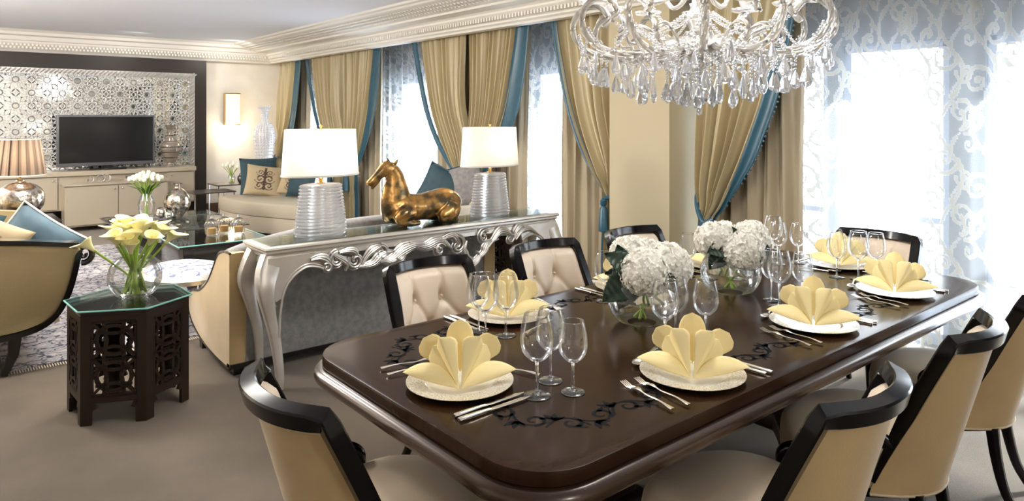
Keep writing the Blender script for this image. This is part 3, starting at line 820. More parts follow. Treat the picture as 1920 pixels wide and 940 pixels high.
def hex_table(corners, H, name, label, nx=False):
    r = empty(name); tag(r, label, 'side table')
    n = len(corners)
    for i in range(n):
        p = MB(); cutout_panel(p, corners[i], corners[(i+1) % n], .11, H-.03, .018)
        p.build('carved_panel', 'wood_dark', r, smooth=False)
    c = Vector((sum(p[0] for p in corners)/n, sum(p[1] for p in corners)/n))
    MB().prism([tuple(c + (Vector(p)-c)*.99) for p in corners], H-.03, H-.012, 'xy').build('tabletop', 'wood_dark', r, smooth=False)
    g = MB().prism([tuple(c + (Vector(p)-c)*1.045) for p in corners], H-.010, H, 'xy').build('glass_top', 'glass_top', r, smooth=False)
    q = [tuple(c + (Vector(p)-c)*1.047) + (H-.005,) for p in corners]; q.append(q[0])
    MB().tube(q, .0048, 6).build('glass_edge', 'glass_edge', g)
    return c
cz = hex_table([(.571, 4.06), (.842, 3.925), (1.085, 4.075), (1.075, 4.36), (.80, 4.50), (.552, 4.35)], .58, 'carved_side_table', 'dark carved hexagonal side table with glass top holding calla lilies')
hex_table([(3.46, 4.55), (3.68, 4.43), (3.90, 4.55), (3.90, 4.82), (3.68, 4.95), (3.46, 4.82)], .58, 'carved_side_table', 'dark carved hexagonal side table partly hidden behind the console')

# calla lily vase
def calla(mb_f, mb_s, mb_p, base, tip, d, s=1.0):
    b = Vector(base); t = Vector(tip); d = Vector(d).normalized()
    mid = (b+t)/2 + Vector((d.x, d.y, 0))*-.02
    P = [tuple(b), tuple(mid), tuple(t)]
    q = spl(P, 6); mb_s.tube(q, [.0055+.001*i/len(q) for i in range(len(q))], 6)
    up = d; side = up.cross(Vector((0, 0, 1)));
    if side.length < .1: side = Vector((1, 0, 0))
    side.normalize(); fw = side.cross(up)
    L = .10*s; vs = []
    nu, nv = 18, 7
    def fn(u, v):
        a = 2*pi*u; r = (.008 + .032*v**1.6)*s
        tipk = max(0, cos(a))**2
        flare = v**3*(.006+.026*tipk)*s
        p = t + up*(L*v*(.78+.42*tipk*v) - flare*.2) + side*sin(a)*(r+flare) + fw*(-cos(a))*(r+flare)
        return tuple(p)
    mb_f.grid(fn, nu, nv, wrap=True)
    mb_p.tube([tuple(t+up*.015), tuple(t+up*L*.68)], [.006*s, .004*s], 6)
r = empty('flower_vase', (.845, 4.20, .581)); tag(r, 'round glass vase of yellow calla lilies on carved hexagonal table', 'vase')
prof = spl([(.055, .0), (.09, .012), (.128, .07), (.133, .12), (.115, .175), (.085, .205), (.082, .21)], 5)
MB().lathe(prof, seg=40).build('vase_bowl', 'vase_glass', r)
MB().lathe([(.001, .072)]+[(.1235, .072)]+[(.127, .073)], seg=32).build('water', 'vase_glass', r)
rng = random.Random(11)
sts = []
for k in range(24):
    a = 2*pi*k/12*1.03 + rng.uniform(-.1, .1); R = rng.choice([.04, .08, .12, .15]); h = .355 - R*.5 + rng.uniform(-.02, .02)
    if k == 0: a, R, h = math.radians(150), .20, .25
    if k == 5: a, R, h = math.radians(250), .11, .25
    f, s_, p_ = MB(), MB(), MB()
    tip = (R*cos(a), R*sin(a), h); base = (-.05*cos(a+rng.uniform(-.6, .6)), -.05*sin(a), .02)
    calla(f, s_, p_, base, tip, (cos(a)*R*5, sin(a)*R*5, .85+.5*rng.random()), .92)
    fo = f.build('calla_flower', 'calla', r, angle=180, solid=.0012)
    p_.build('spadix', 'calla_spadix', fo)
    sts.append(s_)
    s_.build('calla_stem', 'stem_green', r)

# stool with toile seat
r = empty('stool', (1.42, 5.46, .012)); tag(r, 'cream framed oval stool with blue and white patterned seat', 'stool')
MB().lathe([(.25, .36), (.285, .37), (.29, .40), (.27, .43), (.24, .425)], seg=36, sx=1, sy=1.25).build('seat_frame', 'silver_paint', r)
MB().lathe([(.001, .465), (.12, .462), (.2, .45), (.245, .425)], seg=36, sx=1, sy=1.25).build('seat', 'toile', r)
for k in range(4):
    a = pi/4 + k*pi/2; c_, s_ = cos(a), sin(a)
    MB().tube(spl([(.22*c_, .27*s_, .38), (.255*c_, .31*s_, .27), (.19*c_, .24*s_, .1), (.23*c_, .28*s_, 0)], 5), [.03-.018*i/15 for i in range(16)], 8).build('leg', 'silver_paint', r)

# grey velvet sofa behind console -------------------------------------------
s = empty('velvet_sofa', (0, .055, 0)); tag(s, 'large sofa with grey velvet back standing behind the silver console', 'sofa')
X0, X1 = 1.36, 3.37
def backtop(x):
    t = (x-X0)/(X1-X0); return .735+.125*sin(pi*t)**.7
mb = MB(); n = 24; rings = []
for i in range(n+1):
    x = X0+.02+(X1-X0-.04)*i/n; zt_ = backtop(x)
    rings.append([(x, 4.20, .06), (x, 4.235, zt_-.03), (x, 4.255, zt_-.005), (x, 4.31, zt_), (x, 4.37, zt_-.02), (x, 4.42, .4), (x, 4.42, .06)])
mb.loft(rings, cap=True); mb.build('backrest', 'velvet_grey', s, angle=50)
MB().box(X0, X1, 4.19, 4.25, .05, .075).build('base_rail', 'black_lacquer', s, smooth=False)
arm = spl([(4.20, .735), (4.30, .735), (4.42, .70), (4.52, .60), (4.63, .50), (4.80, .41), (4.97, .375), (5.04, .34), (5.06, .26), (5.02, .19), (4.90, .13), (4.70, .08), (4.45, .055), (4.20, .05)], 4)
for x in (X0, X1-.10):
    MB().loft([[(x+dx, 4.6+(y-4.6)*k, .4+(z-.4)*k) for y, z in arm] for dx, k in ((0, .985), (.012, 1), (.088, 1), (.10, .985))], cap=True).build('arm', 'chair_suede', s, angle=60)
    q = [(x+.05, y, z) for y, z in arm]
    MB().tube(q, [(.052, .009)]*len(q), sec=SQ, up=(0, .3, 1)) if False else MB().tube([(x+.002, y, z) for y, z in arm], .008, 6).build('trim', 'black_lacquer', s)
MB().box(X0+.1, X1-.1, 4.42, 4.98, .12, .36).bbox(X0+.1, X1-.1, 4.40, 5.02, .36, .46, .05).build('seat', 'cream_fabric', s)
for x in (X0+.03, X1-.09):
    for y in (4.22, 4.85): MB().box(x, x+.06, y, y+.06, 0, .09).build('leg', 'black_lacquer', s, smooth=False)

# console --------------------------------------------------------------------
c = empty('console_table', (0, 0, 0)); tag(c, 'long silver carved console table with glass inset behind the dining chairs', 'console table')
CX0, CX1, CY0, CY1, CH = 1.46, 3.66, 3.90, 4.205, .815
mb = MB()
def frame_ring(off, z): return [(CX0-off, CY0-off, z), (CX1+off, CY0-off, z), (CX1+off, CY1+off, z), (CX0-off, CY1+off, z)]
mb.loft([frame_ring(o_, z) for o_, z in ((-.01, .745), (0, .745), (.004, .755), (.004, .765), (.012, .768), (.018, .778), (.018, .79), (.026, .793), (.03, .80), (.028, .81), (.018, .815), (-.03, .815))], cap=True)
mb.build('tabletop', 'silver_paint', c, angle=25)
MB().box(CX0+.01, CX1-.01, CY0+.0, CY1-.0, .816, .822).build('glass_inset', 'glass_top', c, smooth=False)
# solid apron with knees: outline traced for left half then mirrored
CM = (CX0+CX1)/2
low_edge = spl([(1.535, .52), (1.56, .585), (1.61, .64), (1.68, .675), (1.75, .665), (1.79, .645)], 5)
L_ = [(1.455, .75), (1.448, .68), (1.437, .60), (1.50, .50)] + low_edge + [(1.80, .70), (1.76, .712), (1.73, .735), (1.73, .75)]
ap = MB().prism(L_, CY0-.012, CY0+.012, 'xz').prism([(2*CM-x, z) for x, z in L_][::-1], CY0-.012, CY0+.012, 'xz')
ap.box(1.7, 2*CM-1.7, CY0-.006, CY0+.006, .725, .75)
apo = ap.build('front_apron', 'silver_paint', c, angle=30)
for sgn in (1, -1):
    mb = MB()
    q = [(x if sgn > 0 else 2*CM-x, CY0-.014, z) for x, z in [(1.515, .30), (1.52, .42)] + low_edge]
    mb.tube(q, .007, 6)
    q2 = [(x-.006 if sgn > 0 else 2*CM-x+.006, CY0-.014, z+.016) for x, z in low_edge]; mb.tube(q2, .004, 6)
    mb.build('edge_bead', 'silver_paint', apo)
def ribbed(mb, pts, w, y, nr=4, taper=(.3, 1, .15), rad=.011):
    w *= 1.15
    q = spl(pts, 7); n = len(q)
    for k in range(nr):
        off = (k/(nr-1)-.5)*2 if nr > 1 else 0
        P = []; R = []
        for i, (x, z) in enumerate(q):
            t = i/(n-1); ww = w*(taper[0]+(taper[1]-taper[0])*min(1, t*2) if t < .5 else taper[1]+(taper[2]-taper[1])*(t-.5)*2)
            a, b = q[max(0, i-1)], q[min(n-1, i+1)]; dx, dz = b[0]-a[0], b[1]-a[1]; l_ = math.hypot(dx, dz) or 1
            P.append((x - dz/l_*off*ww, y - .012*(1-off*off) - .006, z + dx/l_*off*ww)); R.append(max(.0025, rad*ww/w))
        mb.tube(P, R, 6)
def cscroll(mb, cx, cz, r, a0, sg, turns=1.15, w=.014, y=3.89):
    pts = [(cx+r*(1-.78*t)*cos(a0+sg*2*pi*turns*t), cz+r*(1-.78*t)*sin(a0+sg*2*pi*turns*t)) for t in [i/14 for i in range(15)]]
    ribbed(mb, pts, w, y, 3, (.8, 1, .3), .0085)
    mb.ball((pts[-1][0], y-.01, pts[-1][1]), .011, 8, 6)
mb = MB(); Y = CY0-.01
cscroll(mb, 1.800, .655, .030, 2.2, -1, 1.0, .010)
ribbed(mb, [(1.70, .715), (1.76, .72), (1.81, .69), (1.80, .65)], .02, Y, 4)
cscroll(mb, 1.865, .695, .050, 1.6, 1, 1.1)
ribbed(mb, [(1.82, .74), (1.88, .70), (1.93, .66), (1.92, .62)], .016, Y, 4)
ribbed(mb, [(1.88, .735), (1.95, .74), (1.99, .715), (1.97, .69)], .016, Y, 4)
cscroll(mb, 1.985, .675, .052, 2.6, 1, 1.1)
ribbed(mb, [(2.02, .63), (2.07, .70), (2.13, .735), (2.18, .74)], .018, Y, 4)
ribbed(mb, [(2.00, .635), (2.10, .64), (2.17, .69), (2.26, .70)], .024, Y, 5)
cscroll(mb, 2.16, .700, .045, 1.6, -1, 1.1)
ribbed(mb, [(2.12, .66), (2.22, .645), (2.32, .70), (2.44, .72), (2.56, .68)], .032, Y, 6)
cscroll(mb, 2.30, .672, .04, 2.6, 1, 1.0)
ribbed(mb, [(2.36, .74), (2.48, .70), (2.60, .725), (2.70, .66)], .030, Y, 6)
cscroll(mb, 2.60, .665, .045, .4, 1, 1.1)
ribbed(mb, [(2.62, .735), (2.70, .745), (2.74, .70), (2.73, .66)], .020, Y, 4)
cscroll(mb, 2.74, .680, .060, 1.6, -1, 1.0, .018)
ribbed(mb, [(2.74, .60), (2.80, .54), (2.88, .535), (2.93, .58), (2.90, .62)], .022, Y, 5)
ribbed(mb, [(2.82, .70), (2.80, .64), (2.83, .585), (2.88, .57)], .018, Y, 4)
ribbed(mb, [(2.87, .55), (2.96, .60), (3.00, .66), (3.10, .68)], .026, Y, 5)
cscroll(mb, 2.97, .71, .050, .8, 1, 1.0, .014)
ribbed(mb, [(3.00, .63), (3.06, .69), (3.12, .735), (3.20, .71), (3.23, .66)], .024, Y, 5)
cscroll(mb, 3.205, .672, .035, .8, -1, 1.0, .010)
ribbed(mb, [(3.24, .66), (3.26, .72), (3.31, .755), (3.34, .74)], .020, Y, 4)
ribbed(mb, [(3.26, .66), (3.32, .715), (3.40, .72), (3.50, .66)], .014, Y, 4)
mb.build('carved_apron', 'silver_leaf', c)
def cab_leg(x, y, sx_, sy_, nm_='leg'):
    # centre line bulges outward along the front face only slightly, mostly along side
    pts = [(x+.035*sx_, y+.03*sy_, .75), (x+.0*sx_, y+.015*sy_, .66), (x-.018*sx_, y-.01*sy_, .57), (x+.008*sx_, y+.0*sy_, .43), (x+.042*sx_, y+.0*sy_, .28), (x+.058*sx_, y-.015*sy_, .12), (x+.062*sx_, y-.02*sy_, 0)]
    rad = [(.055, .045), (.055, .045), (.045, .04), (.03, .032), (.026, .025), (.022, .020), (.017, .016)]
    q = spl([p + r_ for p, r_ in zip(pts, rad)], 6)
    mb = MB().tube([a[:3] for a in q], [(a[3], a[4]) for a in q], sec=RSQ, up=(0, 1, 0))
    mb.box(x+.04*sx_ - .02, x+.04*sx_ + .03, y+.0, y+.03, .70, .75)
    return mb.build(nm_, 'silver_paint', c, angle=50)
for x, sx_ in ((CX0, 1), (CX1, -1)):
    cab_leg(x, CY0+.01, sx_, 1); cab_leg(x, CY1-.01, sx_, -1)
# side apron scroll at the left end
for xs in (CX0, CX1):
    mb = MB(); mb.prism([(CY0+.02, .75), (CY0+.02, .66), (CY0+.055, .64), (CY0+.07, .685), (CY0+.11, .70), (CY1-.09, .70), (CY1-.06, .67), (CY1-.03, .60), (CY1-.01, .62), (CY1-.01, .75)], xs+.01, xs+.03, 'yz')
    q = [(xs+.005, CY0+.085+.034*(1-.8*t)*cos(4+7*t), .668+.034*(1-.8*t)*sin(4+7*t)) for t in [i/14 for i in range(15)]]
    mb.tube(q, [.009-.004*i/14 for i in range(15)], 6)
    mb.build('side_apron', 'silver_paint', c, angle=40)
MB().box(CX0+.02, CX1-.02, CY1-.02, CY1, .68, .75).build('back_apron', 'silver_paint', c, smooth=False)

# console lamps
def console_lamp(x, y, label):
    r = empty('glass_lamp', (x, y, .823)); tag(r, label, 'lamp', 'pair of rippled glass lamps on the console')
    prof = []; N = 15
    for i in range(N*4+1):
        t = i/(N*4); z = .012+.30*t; R = .168-.038*t; rp_ = .014*abs(sin(pi*N*t))**.6 if 0 < t < 1 else 0
        prof.append((R-.008+rp_, z))
    prof = [(.12, 0), (.165, .002)] + prof + [(.11, .315), (.0, .318)]
    MB().lathe([(max(a, 1e-4), b) for a, b in prof], seg=40, sx=1, sy=.55).build('glass_body', 'lamp_glass', r, angle=60)
    MB().lathe([(.001, .318), (.028, .318), (.028, .322), (.012, .326), (.012, .345), (.018, .35), (.009, .358), (.006, .39), (.005, .66), (.010, .664), (.012, .672), (.001, .68)], seg=16).build('brass_fitting', 'brass', r)
    sh = MB(); sh.lathe([(.245, .365), (.225, .65)], seg=56, sx=1, sy=.62); so = sh.build('lamp_shade', 'shade_cream', r, angle=180)
    MB().lathe([(.246, .364), (.248, .366), (.247, .376), (.2455, .376)], seg=56, sx=1, sy=.62).build('shade_trim', 'trim_white', so)
    MB().ball((0, 0, .50), .03, 12, 8).build('light_bulb', 'bulb', r)
    l = bpy.data.lights.new('lamp_light', 'POINT'); l.energy = 1.9; l.color = (1, .86, .72); l.shadow_soft_size = .035
    o = bpy.data.objects.new('lamp_light', l); COL.objects.link(o); o.location = (x, y, .823+.50)
    return r
console_lamp(1.845, 4.06, 'cream shaded lamp with rippled glass base at left of console')
console_lamp(3.165, 4.06, 'cream shaded lamp with rippled glass base right of the horse')

# bronze horse ----------------------------------------------------------------
HX, HZ, SXp, SZp = 2.15, .823, .00415, .0036
def hp(px, py, y=0.0):
    dep = 4.53+(px-680)*.0026
    return (2.15+(px-680)*.00422, y, 1.55-(py-219)*dep/1309)
h = empty('horse_statue', (0, 4.06, .006)); tag(h, 'golden bronze statue of a lying horse between the console lamps', 'statue')
mb = MB()
def body_loft(lst):
    """lst: (px,py,rz_px,ry) centre & half sizes -> elliptical rings"""
    q = spl([hp(a, b) + (c_, d) for a, b, c_, d in lst], 6)
    mb.tube([p[:3] for p in q], [(p[4], p[3]*.0036) for p in q], 18, up=(0, 1, 0)) if False else mb.tube([p[:3] for p in q], [(p[3]*.0036, p[4]) for p in q], 18, up=(0, 1, 0))
body_loft([(849, 392, 8, .03), (842, 386, 25, .07), (824, 383, 31, .09), (802, 385, 28, .088), (776, 389, 25, .085), (750, 390, 26, .085), (730, 394, 26, .075), (716, 400, 18, .05), (711, 402, 8, .03)])
body_loft([(733, 406, 27, .062), (733, 388, 30, .066), (733, 368, 29, .058), (732, 350, 24, .047), (730, 333, 19, .038), (724, 321, 15, .032), (717, 315, 12, .030)])
body_loft([(728, 316, 8, .024), (716, 316, 13, .036), (706, 325, 11, .030), (697, 334, 8, .024), (689, 342, 7, .022), (682, 347, 4.5, .018)])
mb.tube([hp(703, 337), hp(696, 347), hp(690, 356)], [(.02, .018), (.014, .014), (.009, .011)], 10)
for sy_ in (-1, 1):
    mb.tube([hp(722, 308, sy_*.018), hp(722, 303, sy_*.022), hp(720, 297, sy_*.024)] if sy_ > 0 else [hp(728, 309, sy_*.018), hp(730, 305, sy_*.022), hp(734, 299, sy_*.024)], [.012, .013, .004], 8)
    # folded foreleg, knee forward; haunch and folded hind leg
    mb.tube(spl([hp(752, 396, sy_*.07)+(.055,), hp(737, 400, sy_*.085)+(.05,), hp(728, 411, sy_*.08)+(.034,), hp(745, 417, sy_*.085)+(.024,), hp(765, 416, sy_*.08)+(.018,)], 5) and [p[:3] for p in spl([hp(752, 396, sy_*.07)+(.055,), hp(737, 400, sy_*.085)+(.05,), hp(728, 411, sy_*.08)+(.034,), hp(745, 417, sy_*.085)+(.024,), hp(765, 416, sy_*.08)+(.018,)], 5)],
            [p[3] for p in spl([hp(752, 396, 0)+(.055,), hp(737, 400, 0)+(.05,), hp(728, 411, 0)+(.034,), hp(745, 417, 0)+(.024,), hp(765, 416, 0)+(.018,)], 5)], 12)
    hl = [hp(830, 385, sy_*.07)+(.06,), hp(822, 396, sy_*.09)+(.062,), hp(806, 405, sy_*.095)+(.042,), hp(818, 410, sy_*.09)+(.026,), hp(836, 410, sy_*.085)+(.022,)]
    q = spl(hl, 5); mb.tube([p[:3] for p in q], [p[3] for p in q], 12)
    mb.ball(hp(709, 314, sy_*.031), .008, 8, 6)
mb.build('horse_body', 'bronze', h, remesh=.0065)

# black table with jars ---------------------------------------------------------
t = empty('black_table', (0, 0, 0)); tag(t, 'black lacquer cocktail table with glass top behind console', 'coffee table')
MB().bbox(1.58, 2.22, 6.09, 6.80, .14, .475, .01).build('body', 'black_lacquer', t)
MB().box(1.54, 2.26, 6.05, 6.84, .475, .49).build('tabletop', 'black_lacquer', t, smooth=False)
g = MB().box(1.53, 2.27, 6.04, 6.85, .4905, .50).build('glass_top', 'glass_top', t, smooth=False)
MB().tube([(1.53, 6.85, .495), (1.53, 6.04, .495), (2.27, 6.04, .495), (2.27, 6.85, .495)], .0055, 6).build('glass_edge', 'glass_edge', g)
for x, y in ((1.60, 6.12), (2.18, 6.12), (1.60, 6.76), (2.18, 6.76)):
    a = -1 if x < 1.9 else 1
    MB().tube(spl([(x, y, .16), (x+.03*a, y, .10), (x-.01*a, y, .05), (x+.03*a, y, .013)], 4), [.035-.018*i/12 for i in range(13)], 8).build('leg', 'silver_paint', t)
jl = ['lidded glass candle jar nearest the left on the black table', 'lidded glass candle jar in the middle, set slightly back', 'lidded glass candle jar closest to the grey sofa']
for (x, y), lab in zip(((1.905, 6.44), (2.035, 6.52), (2.125, 6.40)), jl):
    r = empty('candle_jar', (x, y, .501)); tag(r, lab, 'jar', 'ribbed glass candle jars')
    MB().lathe(spl([(.03, 0), (.045, .006), (.052, .03), (.056, .075), (.058, .085)], 3), seg=32, rip=(16, .05)).build('jar_body', 'vase_glass', r)
    MB().lathe([(.001, .01), (.036, .01), (.038, .065), (.001, .066)], seg=20).build('candle', 'candle', r)
    ld = MB().lathe(spl([(.060, .086), (.058, .10), (.045, .125), (.02, .14), (.008, .145)], 3), seg=32, rip=(16, .05)).build('lid', 'vase_glass', r)
    MB().ball((0, 0, .158), .014, 12, 8).build('lid_knob', 'crystal', ld)

# glass coffee table --------------------------------------------------------------
t = empty('coffee_table', (0, 0, 0)); tag(t, 'low glass coffee table with curved smoked metal slats', 'coffee table')
mb = MB().bbox(1.45, 2.58, 7.45, 8.95, .405, .42, .007)
g = mb.build('glass_top', 'glass_top', t)
MB().tube([(1.45, 8.95, .412), (1.45, 7.45, .412), (2.58, 7.45, .412), (2.58, 8.95, .412), (1.45, 8.95, .412)], .007, 6).build('glass_edge', 'smoke_metal', g)
for k in range(7):
    y = 7.6+k*.2
    MB().tube(spl([(1.52, y, .40), (1.62, y, .28), (1.95, y, .10), (2.1, y, .08), (2.4, y, .27), (2.52, y, .40)], 5), [(.022, .008)]*26, sec=SQ, up=(0, 1, 0)).build('curved_slat', 'smoke_metal', t)
MB().box(1.8, 2.25, 7.5, 8.9, .012, .08).build('base', 'smoke_metal', t, smooth=False)

def tulips(label, loc, n, R, H, vr, vh, mat='tulip', stemc='stem_green', seed=2, leaves=True):
    r = empty('tulip_vase', loc); tag(r, label, 'vase')
    MB().lathe(spl([(vr*.6, 0), (vr*.8, .01), (vr, vh*.45), (vr*1.02, vh*.6), (vr*.62, vh)], 5), seg=32).build('vase_bowl', 'vase_glass', r)
    rng = random.Random(seed)
    for k in range(n):
        a = k*2.4; rr = R*math.sqrt((k+.5)/n); z = H - rr*.35 + rng.uniform(-.01, .01)
        x, y = rr*cos(a), rr*sin(a)
        MB().tube(spl([(-.02*cos(a), -.02*sin(a), .01), (x*.18, y*.18, vh*.9), (x, y, z)], 4), .004, 5).build('flower_stem', stemc, r)
        b = MB()
        for j in range(3):
            aa = a + j*2.09
            b.ball((x+.008*cos(aa), y+.008*sin(aa), z+.022), .019, 8, 6, sc=(.8, .8, 1.5))
        b.build('tulip_bloom', mat, r)
    if leaves:
        for k in range(16):
            a = k*2.4+.5; lf = MB()
            rr = R*(.75+.4*rng.random()); z = H-.07-rng.random()*.05
            pts = spl([(.01*cos(a), .01*sin(a), vh*.8), (rr*.45*cos(a), rr*.45*sin(a), vh+.5*(z-vh)), (rr*cos(a), rr*sin(a), z)], 4)
            lf.tube(pts, [(.013*sin(pi*(.15+.8*i/8)), .002) for i in range(9)], 6, up=(0, 0, 1)); lf.build('leaf', 'tulip_leaf', r)
    return r
tulips('tall glass vase of white tulips on the glass coffee table', (1.845, 8.60, .421), 34, .175, .48, .085, .27)
t = empty('silver_vase', (2.135, 8.48, .421)); tag(t, 'round silver leaf bottle vase on the glass coffee table', 'vase')
MB().lathe(spl([(.05, 0), (.06, .006), (.12, .09), (.14, .16), (.12, .24), (.07, .30), (.035, .325), (.03, .345), (.055, .375), (.05, .372)], 4), seg=36).build('vase_body', 'mercury', t)
tr = empty('tray', (1.98, 8.38, .421)); tag(tr, 'round glass tray holding balls beside the silver vase', 'tray')
MB().lathe([(.001, 0), (.14, 0), (.17, .012), (.172, .014)], seg=32).build('tray_dish', 'vase_glass', tr)
tag(MB().ball((1.955, 8.42, .49), .062, 20, 14).build('decorative_ball', 'mercury'), 'larger golden silver ball beside the tulip vase', 'ornament', 'decorative balls')
tag(MB().ball((2.00, 8.27, .475), .048, 20, 14).build('decorative_ball', 'silver_ball'), 'smaller pearl ball in front on the glass tray', 'ornament', 'decorative balls')
tag(MB().ball((2.055, 8.30, .452), .030, 20, 14).build('decorative_ball', 'smoke_metal'), 'small dark grey ball on the tray beside the silver vase', 'ornament', 'decorative balls')

# window-side sofa with pillows -------------------------------------------------
s = empty('window_sofa', (0, 0, 0)); tag(s, 'beige sofa along the far windows with teal and patterned pillows', 'sofa')
edge = spl([(3.00, 9.85), (2.98, 9.5), (3.05, 9.0), (3.28, 8.4), (3.42, 8.1)], 5)
poly = edge + [(3.62, 8.25), (3.95, 8.9), (4.05, 9.85), (3.1, 9.9)]
cc = Vector((3.6, 9.1))
def inset(k): return [tuple(cc + (Vector(p)-cc)*k) for p in poly]
mb = MB().loft([[(x, y, z) for x, y in inset(k)] for z, k in ((.30, .985), (.31, 1), (.44, 1), (.465, .985), (.475, .94))], cap=True); mb.build('seat_cushion', 'beige_sofa', s, angle=50)
MB().loft([[(x, y, z) for x, y in inset(k)] for z, k in ((.10, .97), (.11, .98), (.295, .98))], cap=True).build('base', 'beige_sofa', s, angle=50)
MB().bbox(3.36, 4.08, 9.88, 10.02, .1, .78, .04).build('backrest', 'beige_sofa', s)
for x, y in ((3.10, 9.75), (3.45, 8.35), (3.8, 8.8), (3.95, 9.75)): MB().tube([(x+.03, y, .11), (x+.03, y, .012)], [.025, .018], 8).build('leg', 'black_lacquer', s)
R = math.radians
pillow('teal velvet pillow standing at far end of the window sofa', 'teal_velvet', (3.52, 9.78, .72), (R(-14), 0, R(-12)), .50, .52, .14)
pillow('beige pillow with large brown scroll embroidery on window sofa', 'pillow_pattern', (3.50, 9.50, .675), (R(-24), R(8), R(-20)), .50, .44, .14, None, scroll_pat, 48)
pillow('second beige embroidered pillow behind the left lamp', 'pillow_pattern', (3.82, 9.20, .68), (R(-16), R(10), R(-50)), .46, .44, .14, None, scroll_pat, 48)
pillow('teal pillow beside left console lamp on the window sofa', 'teal_velvet', (3.80, 8.95, .69), (R(-16), 0, R(-65)), .46, .44, .14)

# armchair by the windows with pillows (right of the horse)
s = empty('window_armchair', (4.08, 6.1, 0)); tag(s, 'beige armchair by the windows right of the horse statue', 'armchair')
MB().bbox(-.40, .22, -.42, .42, .14, .50, .05).build('seat', 'beige_sofa', s)
MB().bbox(.16, .30, -.44, .44, .14, .78, .05).build('backrest', 'beige_sofa', s)
for y in (-.46, .40): MB().bbox(-.38, .28, y, y+.08, .14, .66, .03).build('arm', 'beige_sofa', s)
for x in (-.34, .22):
    for y in (-.36, .36): MB().tube([(x, y, .15), (x, y, 0)], [.025, .016], 8).build('leg', 'black_lacquer', s)
pillow('teal velvet pillow right behind the horse statue', 'teal_velvet', (4.09, 6.05, .80), (R(-12), R(24), R(-52)), .46, .42, .14, 'blue_velvet')
pillow('taupe velvet pillow with teal cord left of the right console lamp', 'velvet_grey', (4.24, 5.86, .84), (R(-8), R(-18), R(-60)), .44, .44, .13, 'teal_velvet')

# nest of side tables with flowers ----------------------------------------------
t = empty('side_table', (3.40, 10.45, 0)); tag(t, 'small metal side table with flowers in front of beige wall', 'side table')
MB().box(-.30, .30, -.24, .24, .565, .58).build('tabletop', 'smoke_metal', t, smooth=False)
for x in (-.28, .28):
    for y in (-.22, .22): MB().tube([(x, y, 0), (x, y, .565)], .010, 6).build('leg', 'chrome', t)
t = empty('side_table', (3.02, 10.28, 0)); tag(t, 'lower metal nesting table beside the dark wall panelling', 'side table')
MB().box(-.28, .28, -.24, .24, .49, .505).build('tabletop', 'smoke_metal', t, smooth=False)
for x in (-.26, .26):
    for y in (-.22, .22): MB().tube([(x, y, 0), (x, y, .49)], .010, 6).build('leg', 'chrome', t)
tulips('small glass vase of white flowers on the far side table', (3.36, 10.42, .581), 12, .13, .28, .05, .14, seed=9, leaves=False)
r = empty('ginger_jar', (3.48, 10.36, .581)); tag(r, 'small dark metal lidded jar beside the far flowers', 'jar')
MB().lathe(spl([(.03, 0), (.045, .02), (.058, .06), (.05, .10), (.03, .12)], 4), seg=20).build('jar_body', 'smoke_metal', r)
MB().lathe([(.034, .12), (.03, .14), (.008, .155), (.012, .17), (.001, .185)], seg=16).build('lid', 'smoke_metal', r)

# ================================================================== DINING
TX0, TX1, TY0, TY1, TH = 1.0, 3.93, 1.125, 2.315, .75
tb = empty('dining_table', (0, 0, 0)); tag(tb, 'long dark polished wood dining table with rounded corners', 'table')
def rrect(off, z, r=.17, n=10):
    out = []; x0, x1, y0, y1 = TX0-off, TX1+off, TY0-off, TY1+off; rr = r+off
    for k, (cx, cy) in enumerate([(x1-rr, y1-rr), (x0+rr, y1-rr), (x0+rr, y0+rr), (x1-rr, y0+rr)]):
        for j in range(n+1):
            a = (k + j/n)*pi/2; out.append((cx+rr*cos(a), cy+rr*sin(a), z))
    return out
MB().loft([rrect(o_, z) for o_, z in ((-.03, .712), (0.0, .712), (.004, .716), (.004, .742), (.001, .749), (-.004, .75), (-.05, .75))], cap=True).build('tabletop', 'table_wood', tb, angle=35)
bead = [(-.05, .655), (-.01, .655), (.004, .662)] + [(.006+.026*sin(a), .686-.026*cos(a)) for a in [i/10*pi for i in range(11)]] + [(-.02, .712)]
MB().loft([rrect(o_, z) for o_, z in bead], cap=True).build('moulded_edge', 'table_edge', tb, angle=50)
MB().loft([rrect(o_, z) for o_, z in ((-.16, .58), (-.15, .66))], cap=True).build('apron', 'wood_dark', tb, angle=40)
